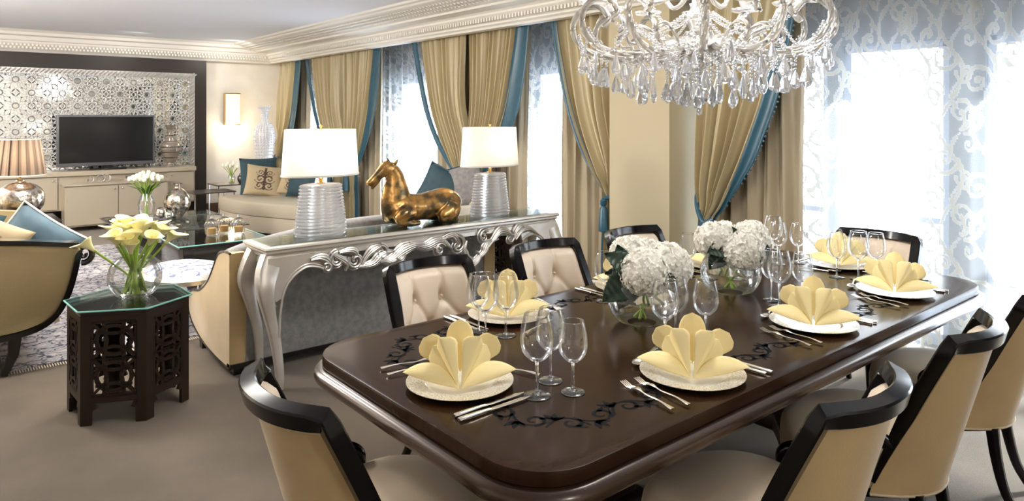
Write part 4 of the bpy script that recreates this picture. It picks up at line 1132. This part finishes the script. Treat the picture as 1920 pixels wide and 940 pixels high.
# inlaid scroll band
mb = MB(); zi = .7504
def flat_curve(pts, w0, w1):
    n = len(pts); L = []
    for i in range(n):
        a, b = pts[max(0, i-1)], pts[min(n-1, i+1)]; dx, dy = b[0]-a[0], b[1]-a[1]; l_ = math.hypot(dx, dy) or 1
        t = i/(n-1); w = w0*sin(pi*min(1, .12+t*.95))**.8*.5 + w1*.5
        L.append(((pts[i][0]-dy/l_*w, pts[i][1]+dx/l_*w, zi), (pts[i][0]+dy/l_*w, pts[i][1]-dx/l_*w, zi)))
    vs = [p for q in L for p in q]; mb.add(vs, [(2*i, 2*i+1, 2*i+3, 2*i+2) for i in range(n-1)])
def band_path(s_):
    off = -.17; x0, x1, y0, y1 = TX0+.19, TX1-.19, TY0+.16, TY1-.16; r = .18
    segs = []
    W_, H_ = x1-x0-2*r, y1-y0-2*r; per = 2*W_+2*H_+2*pi*r; d = s_ % per
    for (L, kind, ax, ay, dx, dy, a0) in ((W_, 0, x0+r, y0, 1, 0, 0), (pi*r/2, 1, x1-r, y0+r, 0, 0, -pi/2), (H_, 0, x1, y0+r, 0, 1, 0), (pi*r/2, 1, x1-r, y1-r, 0, 0, 0), (W_, 0, x1-r, y1, -1, 0, 0), (pi*r/2, 1, x0+r, y1-r, 0, 0, pi/2), (H_, 0, x0, y1-r, 0, -1, 0), (pi*r/2, 1, x0+r, y0+r, 0, 0, pi)):
        if d <= L:
            if kind == 0: return (ax+dx*d, ay+dy*d), (dx, dy)
            a = a0 + d/r; return (ax+r*cos(a), ay+r*sin(a)), (-sin(a), cos(a))
        d -= L
    return (x0, y0), (1, 0)
PER = 2*(TX1-TX0-.38-.36) + 2*(TY1-TY0-.32-.36) + 2*pi*.18
NS = 66
for k in range(NS):
    (x, y), (dx, dy) = band_path(PER*k/NS); nx, ny = -dy, dx; sg = 1 if k % 2 else -1
    def T(a, b): return (x+dx*a+nx*b*sg, y+dy*a+ny*b*sg)
    flat_curve([T(-.06+.12*t, .050*sin(pi*t*1.0)-.022) for t in [i/8 for i in range(9)]], .006, .003)
    flat_curve([T(.012+.033*(1-.75*t)*cos(1.2-6.5*t), -.004+.033*(1-.75*t)*sin(1.2-6.5*t)) for t in [i/16 for i in range(17)]], .009, .003)
    for q in range(3):
        a = .5+q*.8; flat_curve([T(-.03+.040*t*cos(a)+.0*q, .018+.044*t*sin(a)) for t in (0, .25, .5, .75, 1)], .018, .001)
    flat_curve([T(.02+.03*t, -.02-.016*t) for t in (0, .25, .5, .75, 1)], .014, .001)
mb.build('scroll_inlay', 'inlay', tb, smooth=False)
for cx in (1.85, 3.02):
    pm = MB(); pm.lathe([(.10, .0), (.17, .01), (.17, .03), (.11, .06), (.075, .14), (.09, .24), (.075, .32), (.13, .38)], c=(cx, 1.72, .20), seg=4, cap=True) if False else pm.bbox(cx-.09, cx+.09, 1.63, 1.81, .20, .58, .015)
    pm.bbox(cx-.13, cx+.13, 1.59, 1.85, .14, .22, .02).bbox(cx-.16, cx+.16, 1.56, 1.88, .52, .58, .015)
    pm.build('pedestal', 'wood_dark', tb)
    for a in (45, 135, 225, 315):
        c_, s_ = cos(math.radians(a)), sin(math.radians(a))
        q = spl([(cx+.08*c_, 1.72+.08*s_, .18), (cx+.18*c_, 1.72+.18*s_, .17), (cx+.29*c_, 1.72+.29*s_, .10), (cx+.36*c_, 1.72+.36*s_, .045)], 5)
        mb = MB().tube(q, [(.05-.02*i/15, .04-.012*i/15) for i in range(16)], sec=RSQ, up=(0, 0, 1)); mb.ball((cx+.37*c_, 1.72+.37*s_, .038), .038, 12, 8)
        mb.build('scroll_foot', 'wood_dark', tb)

# chair -----------------------------------------------------------------------
def BS(s_, t, inset=0.0):
    z = .33+.53*t; w = .232-.020*t
    ye = -.005-.225*t**1.15; ym = -.165-.145*t
    y = ym + (ye-ym)*abs(s_)**2.3
    return (w*s_, y+inset, z)
def make_chair():
    r = empty('dining_chair')
    # outer back
    MB().grid(lambda u, v: BS(-1+2*u, v), 28, 12).build('outer_back', 'chair_suede', r, angle=180)
    pp = [BS(-1+2*i/24, 0) for i in range(25)]
    MB().tube([(x, y-.002, z) for x, y, z in pp], .005, 6).tube([(lambda p: (p[0], p[1]-.005, p[2]))(BS(-.97+1.94*i/20, .935)) for i in range(21)], .004, 6)\
        .tube([(lambda p: (p[0]*.93, p[1]-.006, p[2]))(BS(-1, .3+.63*i/10)) for i in range(11)], .004, 6).tube([(lambda p: (p[0]*.93, p[1]-.006, p[2]))(BS(1, .3+.63*i/10)) for i in range(11)], .004, 6).build('piping', 'piping_tan', r)
    # frame
    path = [BS(-1, .08+.92*i/10) for i in range(10)] + [BS(-1, .975)] + [BS(-.985+1.97*i/16, 1) for i in range(17)] + [BS(1, .975)] + [BS(1, .08+.92*(9-i)/10) for i in range(10)]
    n = len(path)
    rad = []
    for i in range(n):
        k = min(i, n-1-i); ww = .004+.020*min(1, k/7); rad.append((ww, .006+.016*min(1, k/5)))
    MB().tube(path, rad, sec=RSQ, up=(0, 1, .25)).build('back_frame', 'rail_black', r, angle=35)
    # tufted inner back
    btn = [(-.36, .66), (.36, .66), (0, .36), (-.72, .36), (.72, .36)]
    lines = []
    for (a, b) in btn[:2]: lines.append(((a, b), (a*1.15, 1.05)))
    for p, q in (((-.36, .66), (0, .36)), ((.36, .66), (0, .36)), ((-.36, .66), (-.72, .36)), ((.36, .66), (.72, .36)), ((0, .36), (-.3, 0)), ((0, .36), (.3, 0)), ((-.72, .36), (-.45, 0)), ((.72, .36), (.45, 0))): lines.append((p, q))
    def hgt(a, b):
        h_ = .040*min(1, (1-abs(a))/.12)**.5*min(1, (1-b)/.08)**.5 if abs(a) < 1 and b < 1 else 0
        for p, q in btn: h_ -= .024*math.exp(-((a-p)**2/.012+(b-q)**2/.010))
        for (p, q) in lines:
            dx, dy = q[0]-p[0], q[1]-p[1]; t = max(0, min(1, ((a-p[0])*dx+(b-p[1])*dy)/(dx*dx+dy*dy)))
            d2 = (a-p[0]-dx*t)**2 + (b-p[1]-dy*t)**2; h_ -= .012*math.exp(-d2/.0016)
        return h_
    def fn(u, v):
        a = -1+2*u; p = BS(a*.93, .25+.705*v); return (p[0], p[1]+.004+max(0, hgt(a, v)), p[2])
    ib = MB().grid(fn, 56, 40).build('tufted_back', 'tuft_leather', r, angle=180)
    mb = MB()
    for a, b in btn:
        p = BS(a*.93, .25+.705*b); mb.ball((p[0], p[1]+.024, p[2]), .008, 8, 6)
    mb.build('button', 'tuft_leather', ib)
    # seat
    def ring(k, z):
        out = []
        for j in range(36):
            a = 2*pi*j/36; c_, s_ = cos(a), sin(a)
            y = .095+.255*k*abs(s_)**.8*(1 if s_ >= 0 else -1); x = (.185+.10*sstep(-.16, .12, y)-.03*sstep(.18, .36, y))*k*abs(c_)**.75*(1 if c_ >= 0 else -1)
            out.append((x*(1+.08*max(0, s_)*0), y, z))
        return out
    MB().loft([ring(k, z) for k, z in ((.95, .345), (.985, .35), (1, .37), (1, .43), (.98, .455), (.92, .475), (.78, .493), (.55, .505), (.25, .511), (.02, .512))], cap=True).build('seat', 'seat_suede', r, angle=60)
    MB().loft([ring(.9, .31), ring(.93, .348)], cap=True).build('seat_frame', 'rail_black', r)
    for sx_ in (-1, 1):
        q = spl([(sx_*.222, -.07, .50), (sx_*.238, -.01, .535), (sx_*.250, .045, .535), (sx_*.255, .085, .505), (sx_*.252, .080, .470), (sx_*.245, .05, .450)], 5)
        MB().tube(q, [(.024+.006*sin(pi*i/25), .017) for i in range(len(q))], 10, up=(sx_, 0, 0)).build('scroll_arm', 'rail_black', r)
        q = spl([(sx_*.125, -.115, .33), (sx_*.135, -.13, .22), (sx_*.145, -.16, .10), (sx_*.155, -.215, 0)], 5)
        MB().tube(q, [.021-.009*i/15 for i in range(16)], sec=RSQ, up=(0, 1, 0)).build('leg', 'rail_black', r, angle=50)
        q = spl([(sx_*.175, .27, .33), (sx_*.18, .275, .2), (sx_*.18, .27, .1), (sx_*.18, .265, 0)], 4)
        MB().tube(q, [.023-.010*i/12 for i in range(13)], sec=RSQ, up=(0, 1, 0)).build('leg', 'rail_black', r, angle=50)
    return r
chairs = [((.92, 1.70), -pi/2, 'dining chair at the left table end, its tan back nearest the camera'),
          ((1.775, 1.02), .05, 'dining chair on the near side, leftmost of the three in front'),
          ((2.56, 1.025), .10, 'dining chair on the near side, middle of the three in front'),
          ((3.31, 1.03), .12, 'dining chair on the near side, at the right edge of the photo'),
          ((1.77, 2.50), pi, 'tufted cream dining chair in front of the grey velvet sofa'),
          ((2.50, 2.50), pi, 'tufted cream dining chair before the right end of the console'),
          ((3.21, 2.50), pi, 'tufted cream dining chair in front of the beige pier'),
          ((3.97, 1.75), pi/2, 'dining chair at the far right table end before the sheer curtain')]
proto = make_chair()
for i, ((x, y), rz, lab) in enumerate(chairs):
    o = proto if i == 0 else copy_tree(proto)
    o.location = (x, y, 0); o.rotation_euler = (0, 0, rz)
    tag(o, lab, 'chair', 'dining chairs around the table')

# tableware ---------------------------------------------------------------------
def make_plate():
    r = empty('charger_plate')
    MB().lathe([(.001, .006), (.092, .006), (.100, .008), (.104, .010)], seg=56).build('plate_well', 'china', r)
    MB().lathe([(.104, .010), (.120, .0125), (.157, .016), (.160, .0165), (.160, .0150), (.12, .008), (.09, .002), (.085, 0), (.001, 0)], seg=56).build('plate_rim', 'plate_rim', r)
    return r
def make_napkin():
    mb = MB()
    def petal(B, T_, W_, cup, sidev=None, rnd=.62, twist=0):
        B, T_ = Vector(B), Vector(T_); d = T_-B; L = d.length; d.normalize()
        sv = Vector(sidev) if sidev else Vector((1, 0, 0)); sv = (sv - d*sv.dot(d)).normalized(); nv = sv.cross(d)
        if nv.y > 0: nv = -nv
        def fn(u, v):
            a = 2*u-1
            wv = W_*(v/rnd if v < rnd else math.sqrt(max(0, 1-((v-rnd)/(1-rnd))**2))*.999+.001)
            wv = W_*min(1, (v/rnd))**1.0 * (1 if v < rnd else math.sqrt(max(0.0, 1-((v-rnd)/(1-rnd))**2)))
            p = B + d*(L*v) + sv*(a*wv) - nv*(cup*(abs(a)**1.3)*wv) + nv*(cup*.35*W_*v)
            return tuple(p)
        mb.grid(fn, 10, 14)
    petal((0, .045, .02), (0, .080, .172), .042, .25)
    for s_ in (-1, 1):
        petal((s_*.015, .03, .018), (s_*.112, .072, .118), .040, .12, (1, 0, -s_*.8), .76)
        # front fold: a half cone whose mouth is a rounded lobe
        petal((s_*.004, -.068, .016), (s_*.056, -.002, .142), .036, .75, (1, s_*.55, -s_*.42), .80)
        petal((s_*.004, -.060, .016), (s_*.078, .030, .105), .040, .35, (1, s_*.3, -s_*.6), .80)
        # pointed wing spread flat over the plate
        B, M_, T_ = Vector((s_*.004, -.070, .016)), Vector((s_*.085, -.045, .020)), Vector((s_*.168, .000, .040))
        K = Vector((s_*.050, .010, .090)); K2 = Vector((s_*.125, .035, .062))
        def wing(u, v):
            low = (B*(1-v)**2 + M_*2*v*(1-v) + T_*v*v); top = (B*(1-v)**3 + K*3*v*(1-v)**2 + K2*3*v*v*(1-v) + T_*v**3)
            p = low.lerp(top, u); return tuple(p + Vector((0, -.012*sin(pi*u)*sin(pi*v), 0)))
        mb.grid(wing, 8, 14)
    return mb.build('folded_napkin', 'napkin', None, angle=180, solid=.0022)
def make_fork():
    mb = MB(); q = spl([(0, -.115, .006), (0, -.06, .009), (0, .0, .006), (0, .035, .011), (0, .055, .006)], 5)
    w = [.0075, .0085, .007, .005, .004, .0035, .003, .003, .003, .003, .003, .003, .004, .006, .008, .009, .0105, .011, .0115, .012, .012]
    mb.tube(q, [(w[i], .0018) for i in range(21)], 8, up=(0, 0, 1))
    for k in range(4):
        x = (k-1.5)*.0062; mb.tube([(x, .052, .006), (x, .075, .003), (x, .105, .010)], [.0019, .0018, .001], 6)
    return mb.build('fork', 'steel')
def make_knife():
    mb = MB(); q = [(0, -.12, .005), (0, -.115, .0055), (0, -.08, .006), (0, -.03, .0055), (0, -.015, .005)]
    mb.tube(q, [(.006, .004), (.0095, .0048), (.0085, .0045), (.0065, .004), (.0075, .004)], 10, up=(0, 0, 1))
    mb.tube([(0, -.015, .005), (0, .0, .005), (.001, .05, .005), (.001, .10, .005), (.003, .125, .005)], [(.005, .002), (.0085, .0012), (.009, .0011), (.0085, .001), (.002, .0008)], 6, up=(0, 0, 1))
    return mb.build('knife', 'steel')
def make_spoon():
    mb = MB(); q = spl([(0, -.09, .006), (0, -.04, .008), (0, .03, .004), (0, .05, .003)], 5)
    w = [.008, .008, .007, .006, .005, .004, .0035, .003, .003, .003, .003, .003, .003, .0035, .004, .005]
    mb.tube(q, [(w[i], .0018) for i in range(16)], 8, up=(0, 0, 1))
    mb.grid(lambda u, v: ((.021*v)*cos(2*pi*u), .075+.033*v*sin(2*pi*u), .002+.009*v*v), 20, 5, wrap=True)
    return mb.build('spoon', 'steel', None, solid=.001)
def make_glass():
    r = empty('wine_glass')
    prof = spl([(.004, .092), (.020, .098), (.039, .118), (.0465, .145), (.0455, .172), (.039, .205), (.0345, .222)], 6)
    MB().lathe(prof, seg=40).build('bowl', 'glass', r, angle=180)
    rm = MB(); rm.lathe([(.0342, .2215), (.0350, .2225), (.0347, .2232), (.0340, .2222)], seg=40).build('rim', 'solid_glass', r)
    MB().lathe([(.014, .004), (.006, .010), (.0042, .02), (.0036, .05), (.0038, .08), (.006, .092), (.012, .097), (.001, .099)], seg=16).build('stem', 'solid_glass', r)
    MB().lathe([(.001, 0), (.036, 0), (.0372, .0012), (.036, .0022), (.02, .004), (.001, .009)], seg=40).build('foot', 'solid_glass', r)
    return r
P_pl, P_np, P_fk, P_kn, P_sp, P_gl = make_plate(), make_napkin(), make_fork(), make_knife(), make_spoon(), make_glass()
first = set()
def place(o, loc, rz, label, cat, group, s=1.0):
    if o.name in first: o = copy_tree(o)
    else: first.add(o.name)
    o.location = loc; o.rotation_euler = (0, 0, rz); o.scale = (s, s, s); tag(o, label, cat, group); return o
TZ = .751
settings = [  # plate x,y, facing angle (0 = diner at -y), place name, glasses
 ((1.212, 1.700), -pi/2, 'at the left table end', [(1.333, 1.491, 1.0), (1.439, 1.549, .93), (1.430, 1.443, .88)]),
 ((1.804, 1.300), 0, 'at the leftmost near side seat', [(1.945, 1.513, 1.0), (2.066, 1.560, .93), (2.120, 1.470, .92)]),
 ((2.602, 1.320), 0, 'at the middle near side seat', [(2.745, 1.540, 1.0), (2.815, 1.615, .93), (2.880, 1.510, .90)]),
 ((3.360, 1.325), 0, 'at the rightmost near side seat', [(3.505, 1.550, 1.0), (3.47, 1.64, .93), (3.630, 1.520, .92)]),
 ((1.775, 2.160), pi, 'at the far side seat before the grey sofa', [(1.528, 1.987, 1.0), (1.613, 1.975, .95), (1.569, 2.083, .90)]),
 ((2.500, 2.150), pi, 'at the middle far side seat', [(2.26, 1.97, 1.0), (2.34, 1.93, .93), (2.24, 2.07, .9)]),
 ((3.220, 2.150), pi, 'at the far side seat before the pier', [(2.96, 2.03, 1.0), (3.06, 1.93, .93), (2.92, 2.13, .9)]),
 ((3.735, 1.750), pi/2, 'at the right table end', [(3.53, 1.99, .96), (3.66, 2.09, 1.0), (3.64, 1.93, .92)]),
]
for (x, y), a, nm_, gl in settings:
    def L2(dx, dy, z=TZ): return (x + dx*cos(a) - dy*sin(a), y + dx*sin(a) + dy*cos(a), z)
    place(P_pl, (x, y, TZ), a, 'cream charger plate with lacy gold rim ' + nm_, 'plate', 'charger plates')
    az = math.atan2(y, x) - pi/2
    place(P_np, (x - .01*cos(az+pi/2), y-.01*sin(az+pi/2), TZ+.004), az, 'yellow napkin folded like a lotus ' + nm_, 'napkin', 'folded napkins')
    place(P_fk, L2(-.235, -.01), a-.20, 'outer silver fork ' + nm_, 'fork', 'table forks')
    place(P_fk, L2(-.180, -.02), a-.16, 'inner silver fork next to the plate ' + nm_, 'fork', 'table forks')
    place(P_kn, L2(.175, -.025), a+.02, 'inner silver knife next to the plate ' + nm_, 'knife', 'table knives')
    place(P_kn, L2(.205, -.030), a+.0, 'outer silver knife ' + nm_, 'knife', 'table knives')
    place(P_sp, L2(.02, .195), a+pi/2+.35, 'silver dessert spoon above the plate ' + nm_, 'spoon', 'dessert spoons')
    for (gx, gy, s_), which in zip(gl, ('tallest stemmed wine glass', 'middle sized stemmed wine glass', 'smallest stemmed wine glass')):
        place(P_gl, (gx, gy, TZ), 0, which + ' ' + nm_, 'wine glass', 'wine glasses', s_*1.06)

# hydrangea vases ------------------------------------------------------------------
CR, CCm = Vector((.7688, -.6394, 0)), Vector((-.6394, -.7688, 0))
def bloom(root, c, R, seed):
    rng = random.Random(seed); mb = MB(); n = int(190*(R/.09)**2)
    c = Vector(c); mb.ball(tuple(c), R*.88, 20, 14)
    for k in range(n):
        zz = 1-2*(k+.5)/n; ph = k*2.39996; rr = math.sqrt(max(0, 1-zz*zz))
        d = Vector((rr*cos(ph), rr*sin(ph), zz*.92))
        if zz < -.75: continue
        d = (d + Vector([rng.uniform(-.12, .12) for _ in range(3)])).normalized()
        t1 = d.orthogonal().normalized(); t2 = d.cross(t1); a0 = rng.uniform(0, pi)
        p = c + d*R*rng.uniform(.94, 1.06); s_ = .0165*rng.uniform(.85, 1.2)
        for j in range(4):
            a = a0 + j*pi/2; e = t1*cos(a) + t2*sin(a); f = t2*cos(a) - t1*sin(a)
            tl = rng.uniform(-.004, .005); v0 = p - d*.003; P5 = [p + e*s_*.35 + f*s_*.34 + d*.002, p + e*s_*.75 + f*s_*.48 + d*(.004+tl*.5), p + e*s_*1.05 + f*s_*.16 + d*tl, p + e*s_*1.05 - f*s_*.16 + d*tl, p + e*s_*.75 - f*s_*.48 + d*(.004+tl*.5), p + e*s_*.35 - f*s_*.34 + d*.002]; m_ = p + e*s_*.65 - d*.001
            mb.add([tuple(v0), tuple(m_)] + [tuple(q) for q in P5], [(0, 1, 2), (1, 3, 2), (1, 4, 3), (1, 5, 4), (1, 6, 5), (1, 7, 6), (0, 7, 1)])
    return mb.build('hydrangea_bloom', 'bloom', root, smooth=False)
def leaf(root, base, tip, up, W_):
    B, T_ = Vector(base), Vector(tip); d = T_-B; L = d.length; d.normalize(); n_ = Vector(up); n_ = (n_-d*n_.dot(d)).normalized(); sd = d.cross(n_)
    def fn(u, v):
        a = 2*u-1; w = W_*sin(pi*min(1, v**.75))**.8*(1-.25*v); w *= 1 + (.10 if int(v*24) % 2 else 0)*abs(a)
        return tuple(B + d*L*v + sd*a*w + n_*(.012*abs(a) - .03*v*v*L/.12 + .002*cos(v*40)))
    return MB().grid(fn, 6, 24).build('leaf', 'leaf_dark', root, angle=180, solid=.0008)
def hyd_vase(x, y, blooms, leaves, label, seed):
    r = empty('hydrangea_vase', (x, y, TZ)); tag(r, label, 'vase', 'hydrangea vases on the dining table')
    MB().lathe(spl([(.055, 0), (.10, .012), (.130, .06), (.134, .095), (.122, .14), (.105, .165)], 5), seg=48).build('vase_bowl', 'vase_glass', r, angle=180)
    MB().lathe([(.104, .164), (.107, .166), (.106, .169), (.103, .167)], seg=48).build('vase_rim', 'solid_glass', r)
    MB().lathe([(.001, .098), (.131, .098), (.1315, .101)], seg=40).build('water', 'vase_glass', r)
    for i, (a, b, z, R_) in enumerate(blooms):
        p = CR*a + CCm*b; bl = bloom(r, (p.x, p.y, z-TZ), R_, seed+i)
        q = spl([(p.x, p.y, z-TZ-R_*.8), (p.x*.5, p.y*.5, .10), (-p.x*.3, -p.y*.3, .02)], 5)
        MB().tube(q, .0055, 8).build('stem', 'stem_green', r)
    for a, b, z, a2, b2, z2, W_ in leaves:
        p = CR*a + CCm*b; q = CR*a2 + CCm*b2
        leaf(r, (p.x, p.y, z-TZ), (q.x, q.y, z2-TZ), tuple(CCm*.8+Vector((0, 0, .6))), W_)
hyd_vase(2.125, 1.765, [(.0, .06, .955, .092), (.105, -.01, .965, .088), (-.03, -.09, .985, .082), (.05, -.11, .975, .075)],
         [(-.04, .05, .96, -.145, .06, 1.035, .05), (-.05, .06, .93, -.165, .10, .865, .06), (-.06, .05, .95, -.15, .02, .95, .03), (.06, .10, .96, .11, .13, .895, .03), (-.05, .02, .90, -.10, .10, .84, .05), (-.07, .0, .97, -.09, -.02, 1.05, .035)],
         'round glass vase of white hydrangeas nearer the camera with large leaves', 21)
hyd_vase(2.80, 1.81, [(.035, .06, .945, .092), (-.075, -.01, .985, .080), (.095, -.02, .985, .086), (.0, -.10, .975, .08)],
         [(-.03, .06, .96, -.125, .09, .955, .05), (-.05, .06, .94, -.12, .08, .875, .045), (.10, .05, .96, .165, .07, .90, .05), (.02, .0, 1.0, .005, .04, 1.05, .02)],
         'round glass vase of white hydrangeas farther from the camera', 41)

# chandelier -------------------------------------------------------------------------
ch = empty('chandelier', (2.455, 1.735, 0)); tag(ch, 'large crystal chandelier hanging above the dining table', 'chandelier')
col = MB().lathe([(.001, 1.735), (.02, 1.745), (.035, 1.765), (.02, 1.79), (.05, 1.81), (.085, 1.83), (.095, 1.85), (.05, 1.862), (.03, 1.89), (.045, 1.93), (.055, 1.97), (.03, 2.01), (.028, 2.06), (.06, 2.10), (.075, 2.14), (.03, 2.19), (.02, 2.28), (.05, 2.34), (.02, 2.40), (.012, 2.55), (.012, 2.60)], seg=24)
col.build('column', 'arm_glass', ch)
MB().lathe([(.012, 2.60), (.06, 2.66), (.07, 2.715), (.001, 2.715)], seg=20).build('ceiling_cup', 'chrome', ch)
MB().lathe(spl([(.03, 1.835), (.09, 1.835), (.13, 1.86), (.135, 1.875)], 4), seg=36, rip=(18, .05)).build('centre_dish', 'arm_glass', ch)
armp = spl([(.045, 1.90), (.09, 1.845), (.19, 1.815), (.33, 1.80), (.45, 1.825), (.515, 1.885), (.525, 1.955), (.48, 2.012), (.415, 2.02), (.375, 1.975), (.395, 1.935)], 6)
def twist_tube(mb, pts, R, k=3):
    """two or three strands wound round one another like a twisted glass rod"""
    pts = [Vector(p) for p in pts]; n = len(pts)
    for s_ in range(k):
        out = []
        for i, p in enumerate(pts):
            t = (pts[min(i+1, n-1)]-pts[max(0, i-1)]).normalized(); u = t.orthogonal().normalized()
            u = Vector((-t.y, t.x, 0)); u = u.normalized() if u.length > .05 else Vector((1, 0, 0)); w = t.cross(u)
            a = 2*pi*s_/k + i*.42; out.append(tuple(p + u*cos(a)*R*.55 + w*sin(a)*R*.55))
        mb.tube(out, R*.62, 6)
NA = 12
drop_bm = None
def drop(name, p, L=.074, W_=.0225, parent=None, rz=0):
    mb = MB()
    prof = [(.001, 0), (W_*.28, -L*.10), (W_*.75, -L*.48), (W_, -L*.72), (W_*.72, -L*.92), (.001, -L)]
    mb.lathe(prof, seg=8, sy=.55)
    mb.lathe([(.001, .012), (.005, .007), (.001, .001)], seg=6)
    o = mb.build(name, 'crystal', parent, smooth=False); o.location = p; o.rotation_euler = (0, 0, rz); return o
d0 = drop('crystal_drop', (0, 0, -.0), parent=ch); used0 = [False]
def put_drop(x, y, z, s_=1.0):
    if not used0[0]: o = d0; used0[0] = True
    else: o = d0.copy(); COL.objects.link(o); o.parent = ch
    o.location = (x, y, z); o.rotation_euler = (0, 0, rngc.uniform(0, pi)); o.scale = (s_, s_, s_); return o
rngc = random.Random(5)
def beads(mb, pts, r=.0068, gap=.0155):
    P = [Vector(p) for p in pts]; acc = 0; nxt = 0
    for a, b in zip(P, P[1:]):
        l_ = (b-a).length
        while nxt <= acc+l_:
            p = a + (b-a)*((nxt-acc)/l_ if l_ else 0); mb.ball(tuple(p), r, 6, 4); nxt += gap
        acc += l_
for k in range(NA):
    a = 2*pi*k/NA + .13; c_, s_ = cos(a), sin(a)
    mb = MB(); twist_tube(mb, [(r_*c_, r_*s_, z) for r_, z in armp], .0125); ao = mb.build('arm', 'arm_glass', ch, angle=180)
    # small inner scroll on each arm
    mb = MB(); q = spl([(.16, 1.825), (.20, 1.88), (.27, 1.915), (.33, 1.89), (.32, 1.845), (.28, 1.85)], 5); twist_tube(mb, [(r_*c_, r_*s_, z) for r_, z in q], .008); mb.build('scroll', 'arm_glass', ao, angle=180)
    bx, by = .44*c_, .44*s_
    MB().lathe(spl([(.006, 2.02), (.012, 2.03), (.05, 2.035), (.062, 2.05)], 3), c=(bx, by, 0), seg=24, rip=(12, .08)).build('drip_pan', 'arm_glass', ao)
    MB().lathe([(.012, 2.04), (.02, 2.05), (.026, 2.08), (.03, 2.09), (.011, 2.09)], c=(bx, by, 0), seg=12).build('candle_cup', 'arm_glass', ao)
    mb = MB().lathe([(.010, 2.09), (.010, 2.16), (.001, 2.16)], c=(bx, by, 0), seg=10); mb.build('candle_sleeve', 'white_glass', ao)
    MB().lathe([(.001, 2.16), (.008, 2.165), (.012, 2.18), (.008, 2.205), (.001, 2.225)], c=(bx, by, 0), seg=10).build('candle_bulb', 'bulb', ao)
    # upper smaller tier
    if k % 2 == 0:
        mb = MB(); q = spl([(.03, 2.13), (.10, 2.06), (.20, 2.03), (.27, 2.08), (.26, 2.14)], 6); twist_tube(mb, [(r_*c_, r_*s_, z) for r_, z in q], .010)
        mb.build('upper_arm', 'arm_glass', ch, angle=180)
        MB().lathe([(.012, 2.15), (.04, 2.165), (.052, 2.18)], c=(.26*c_, .26*s_, 0), seg=20, rip=(10, .08)).lathe([(.010, 2.15), (.02, 2.19), (.028, 2.20)], c=(.26*c_, .26*s_, 0), seg=12).build('drip_pan', 'arm_glass', ch)
        mb = MB(); q = [(.26*c_, .26*s_, 2.03)]
    # larger hanging glass cup below each second gap
    a2 = a + pi/NA; c2, s2 = cos(a2), sin(a2)
    # bead swags
    mb = MB()
    P0 = (.50*c_, .50*s_, 1.90); a3 = a + 2*pi/NA; P1 = (.50*cos(a3), .50*sin(a3), 1.90)
    beads(mb, [tuple(Vector(P0).lerp(Vector(P1), t) - Vector((0, 0, .10*sin(pi*t)))) for t in [i/10 for i in range(11)]])
    P1 = (.06*c_, .06*s_, 1.98)
    beads(mb, [tuple(Vector((.42*c_, .42*s_, 2.02)).lerp(Vector(P1), t) - Vector((0, 0, .10*sin(pi*t)))) for t in [i/12 for i in range(13)]])
    P0 = (.30*c_, .30*s_, 1.81); P1 = (.30*cos(a3), .30*sin(a3), 1.81)
    beads(mb, [tuple(Vector(P0).lerp(Vector(P1), t) - Vector((0, 0, .07*sin(pi*t)))) for t in [i/10 for i in range(11)]], .006, .014)
    mb.build('bead_swag', 'crystal', ch)
nd = 0
for ring_r, n, z0, zb, s_ in ((.505, 22, 1.84, 1.735, 1.0), (.42, 20, 1.81, 1.685, 1.05), (.33, 18, 1.80, 1.655, 1.1), (.235, 14, 1.81, 1.630, 1.1), (.14, 10, 1.83, 1.610, 1.15), (.06, 6, 1.82, 1.60, 1.15)):
    mb = MB()
    for k in range(n):
        a = 2*pi*(k+.5*(nd % 2))/n + rngc.uniform(-.06, .06); r_ = ring_r*rngc.uniform(.93, 1.05); zz = zb + rngc.uniform(-.012, .022)
        x, y = r_*cos(a), r_*sin(a)
        put_drop(x, y, zz + .06*s_, s_*rngc.uniform(.9, 1.1))
        beads(mb, [(x, y, z0), (x, y, zz+.06*s_+.018)], .0062, .0145)
    nd += 1
    mb.build('bead_chain', 'crystal', ch)
put_drop(0, 0, 1.635, 1.1)
mb = MB(); beads(mb, [(0, 0, 1.74), (0, 0, 1.65)], .008, .018)
# faceted rosettes clustered on the arm ring
for k in range(120):
    a = rngc.uniform(0, 2*pi); r_ = rngc.uniform(.10, .46); mb.ball((r_*cos(a), r_*sin(a), 1.80+rngc.uniform(-.05, .03)), rngc.uniform(.006, .012), 6, 4)
mb.build('crystal_cluster', 'crystal', ch, smooth=False)
l = bpy.data.lights.new('chandelier_light', 'POINT'); l.energy = 46; l.color = (1, .95, .88); l.shadow_soft_size = .3
o = bpy.data.objects.new('chandelier_light', l); COL.objects.link(o); o.location = (2.455, 1.735, 2.3)
